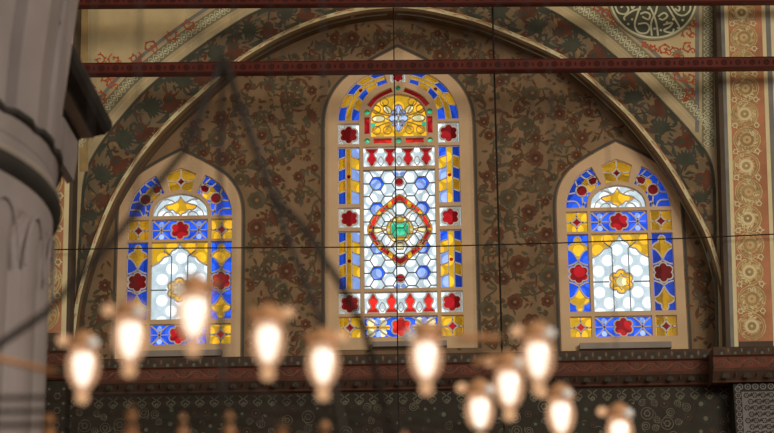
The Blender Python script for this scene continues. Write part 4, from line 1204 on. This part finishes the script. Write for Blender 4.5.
# ------------------------------------------------------------------ wires in front of the wall
def wire(name, label, pts, rad, cat='wire', group=None):
    o = Vector(pts[0]); mb = MB(); mb.tube(pts, rad, 'iron', 6)
    return tag(mb.build(name, origin=pts[0]), label, cat, group)
a = P(394, 60, -1.2); wire('hanging_wire', 'thin black wire hanging straight down in front of the central window', [(a.x, a.y, 15.0), (a.x, a.y, 4.6)], 0.008)
a = P(495, 100, -1.2); wire('hanging_wire', 'dark wire hanging between the central window and the window by the scroll panel', [(a.x, a.y, 15.0), (a.x, a.y, 4.6)], 0.013)
wire('stretched_cable', 'thin dark cable stretched across all three stained glass windows', [P(-20, 251, -1.0), P(120, 248.5, -1.0), P(345, 247.2, -1.0), P(440, 246.2, -1.0), P(560, 243, -1.0), P(680, 238.5, -1.0), P(800, 233, -1.0), P(990, 224, -1.0)], 0.0085)

# ------------------------------------------------------------------ chandelier and its lamps
HL = 1.75                        # lamps hang this far above the camera
def at_height(px, py, h):
    d = turn(((px - 387)/F, 1.0, -(py - 216.5)/F)); return CAM + d*(h/d.z)
def at_dist(px, py, dist):
    d = turn(((px - 387)/F, 1.0, -(py - 216.5)/F)); return CAM + d*(dist/d.y)

def make_lamp(lit=True):
    root = empty('hanging_lamp' if lit else 'lamp_holder')
    mb = MB()
    mb.lathe([(0.012, -0.104), (0.018, -0.098), (0.028, -0.086), (0.046, -0.058), (0.059, -0.024), (0.064, 0.010), (0.063, 0.040), (0.056, 0.066), (0.048, 0.082), (0.050, 0.092), (0.062, 0.104)], 'lamp_glass', 28)
    mb.build('glass_bowl', root, smooth=True)
    mb = MB()
    mb.lathe([(0.0005, -0.070), (0.014, -0.064), (0.026, -0.038), (0.034, -0.004), (0.038, 0.032), (0.037, 0.058), (0.024, 0.074), (0.0005, 0.078)], 'lamp_bulb_light', 20)
    mb.build('bulb', root, smooth=True)
    mb = MB()
    mb.lathe([(0.0005, -0.152), (0.014, -0.149), (0.024, -0.138), (0.027, -0.124), (0.023, -0.108), (0.018, -0.102), (0.020, -0.094)], 'lit_finial_and_glint', 18)
    mb.build('finial', root, smooth=True)
    mb = MB()
    mb.lathe([(0.058, 0.098), (0.066, 0.104), (0.068, 0.116), (0.062, 0.124), (0.050, 0.138), (0.044, 0.156), (0.024, 0.168), (0.010, 0.180), (0.0005, 0.182)], 'bronze', 24)
    cap = mb.build('cap', root, smooth=True)
    for k, (mt, z, q) in enumerate((('lit_finial_and_glint', 0.132, 0.078), ('pale_glint', 0.108, 0.066), ('bronze', 0.125, 0.074))):  # knobs added in place of reflected glints; the last is plain bronze
        a = 2*pi*k/3 + 0.35
        mb = MB(); c = (q*cos(a), q*sin(a), z); r_ = 0.027 if k < 2 else 0.02
        mb.lathe([(0.0005, -r_), (r_*0.7, -r_*0.7), (r_, 0.0), (r_*0.7, r_*0.7), (0.0005, r_)], mt, 12, c)
        mb.build('added_knob', cap, smooth=True)
    if lit:
        mb = MB(); mb.tube([(0, 0, 0.17), (0, 0, 3.2)], 0.003, 'iron', 6); mb.build('suspension_wire', root)
    else:
        mb = MB()
        mb.lathe([(0.012, 0.175), (0.026, 0.19), (0.030, 0.205), (0.018, 0.222), (0.012, 0.232), (0.024, 0.246), (0.026, 0.258), (0.012, 0.278), (0.0005, 0.30)], 'bronze', 18)
        mb.build('spindle', root, smooth=True)
        mb = MB(); mb.tube([(0, 0, 0.29), (0, 0, 2.8)], 0.003, 'iron', 6); mb.build('suspension_wire', root)
    return root
def copy_tree(o, parent=None):
    c = o.copy(); COL.objects.link(c)
    if parent is not None: c.parent = parent
    for ch in list(o.children): copy_tree(ch, c)
    return c

LAMPS = [
 (83, 370, 'lit glass lamp nearest the marble pier, beneath the orange panel there'),
 (130, 341, 'lit glass lamp overlapping the bottom corner of the window by the marble pier'),
 (194, 318, 'highest lit glass lamp, in front of a red rosette of the stained glass'),
 (268, 345, 'lit glass lamp below the painted wall between two windows'),
 (323, 367, 'lit glass lamp just below the pier-side corner of the central window'),
 (426, 361, 'lit glass lamp below the central window, nearest the thin black wire'),
 (538, 361, 'lit glass lamp topmost of the cluster beside the central window'),
 (509, 389, 'lit glass lamp in the middle of the slanting cluster of three'),
 (480, 414, 'lit glass lamp lowest of the slanting cluster of three'),
 (561, 418, 'lit glass lamp at the bottom edge under the cluster, with lamp glow beside it'),
 (620, 436, 'lit glass lamp cut by the bottom edge, nearest the orange scroll panel'),
]
TURN = [3.3, 3.2, 1.6, -0.3, -0.3, 1.5, 3.3, 3.3, 3.3, 3.0, 3.2]
proto = None
G = 'lit glass lamps hanging in the nave'
for i, (px, py, lab) in enumerate(LAMPS):
    o = make_lamp() if proto is None else copy_tree(proto)
    if proto is None: proto = o
    o.location = at_height(px, py, HL); o.scale = (1.1, 1.1, 0.96)
    o.rotation_euler = (0, 0, TURN[i] - 0.35)
    tag(o, lab, 'lamp', G)
LOW = [(47, 480, 'bronze lamp top at the bottom edge against the marble pier'), (130, 473, 'tallest bronze lamp top at the bottom edge, below the lit lamp by the window corner'),
       (182, 482, 'bronze lamp top at the bottom edge below the highest lit lamp'), (229, 480, 'bronze lamp top at the bottom edge between the highest lit lamp and the next'),
       (283, 488, 'dim bronze lamp top at the bottom edge below the wall between two windows'), (325, 484, 'faint bronze lamp top at the bottom edge under the lit lamp near the central window'), (405, 500, 'faintest bronze lamp top at the bottom edge by the thin black wire')]
lowp = None
for i, (px, py, lab) in enumerate(LOW):
    o = make_lamp(False) if lowp is None else copy_tree(lowp)
    if lowp is None: lowp = o
    o.location = at_dist(px, py, (8.4, 8.4, 8.5, 8.4, 8.5, 8.8, 8.5)[i]); o.rotation_euler = (0, 0, i*1.3 + 0.4)
    tag(o, lab, 'lamp', 'lamp tops along the bottom edge')

def chandelier():
    apex = at_dist(223, 58, 8.6)
    root = empty('chandelier', apex); tag(root, 'dark iron chandelier hoops on slanting cables across the marble pier', 'chandelier')
    def par(o): o.parent = root; o.matrix_parent_inverse = Matrix.Translation(root.location).inverted(); return o
    nearL, nearR = at_dist(-110, 394, 8.3), at_dist(255, 400, 8.3)
    c = (nearL + nearR)/2; s = (nearR - nearL).length
    Ro = s/2/sin(pi/8); cc = Vector((c.x, c.y + Ro*cos(pi/8), c.z))
    for k, dz in enumerate((0.0, -0.058, -0.116)):
        mb = MB()
        pts = [(cc.x + Ro*sin(2*pi*(j + 0.5)/8 + pi), cc.y + Ro*cos(2*pi*(j + 0.5)/8 + pi), cc.z + dz) for j in range(9)]
        for a, b in zip(pts, pts[1:]): mb.tube([a, b], 0.011, 'iron', 8)
        par(mb.build('hoop'))
    def cable(pts, rad=0.017, mat='iron', nm='cable'):
        mb = MB(); mb.tube(pts, rad, mat, 8); return par(mb.build(nm))
    d = 8.4
    cable([apex, at_dist(186, 148, d), at_dist(120, 232, d), at_dist(47, 312, d), at_dist(-12, 352, d)])
    cable([apex, at_dist(220, 160, d), at_dist(221, 250, d), at_dist(222, 400, d)], 0.012)
    cable([apex, at_dist(241, 108, d), at_dist(273, 197, d), at_dist(302, 225, d), at_dist(338, 280, d), at_dist(365, 330, d + 0.3), at_dist(392, 436, d + 0.6)])
    cable([at_dist(268, 183, d), at_dist(290, 245, d), at_dist(321, 322, d), at_dist(345, 440, d)], 0.014)
    cable([at_dist(-40, 352, d), at_dist(10, 361, d), at_dist(56, 372, d)], 0.014, 'bronze', 'arm')
    cable([at_dist(456, 337, 8.0), at_dist(500, 338, 8.0)], 0.015, 'bronze', 'arm'); cable([at_dist(474, 363, 8.0), at_dist(500, 356, 8.0)], 0.012, 'bronze', 'arm')
chandelier()
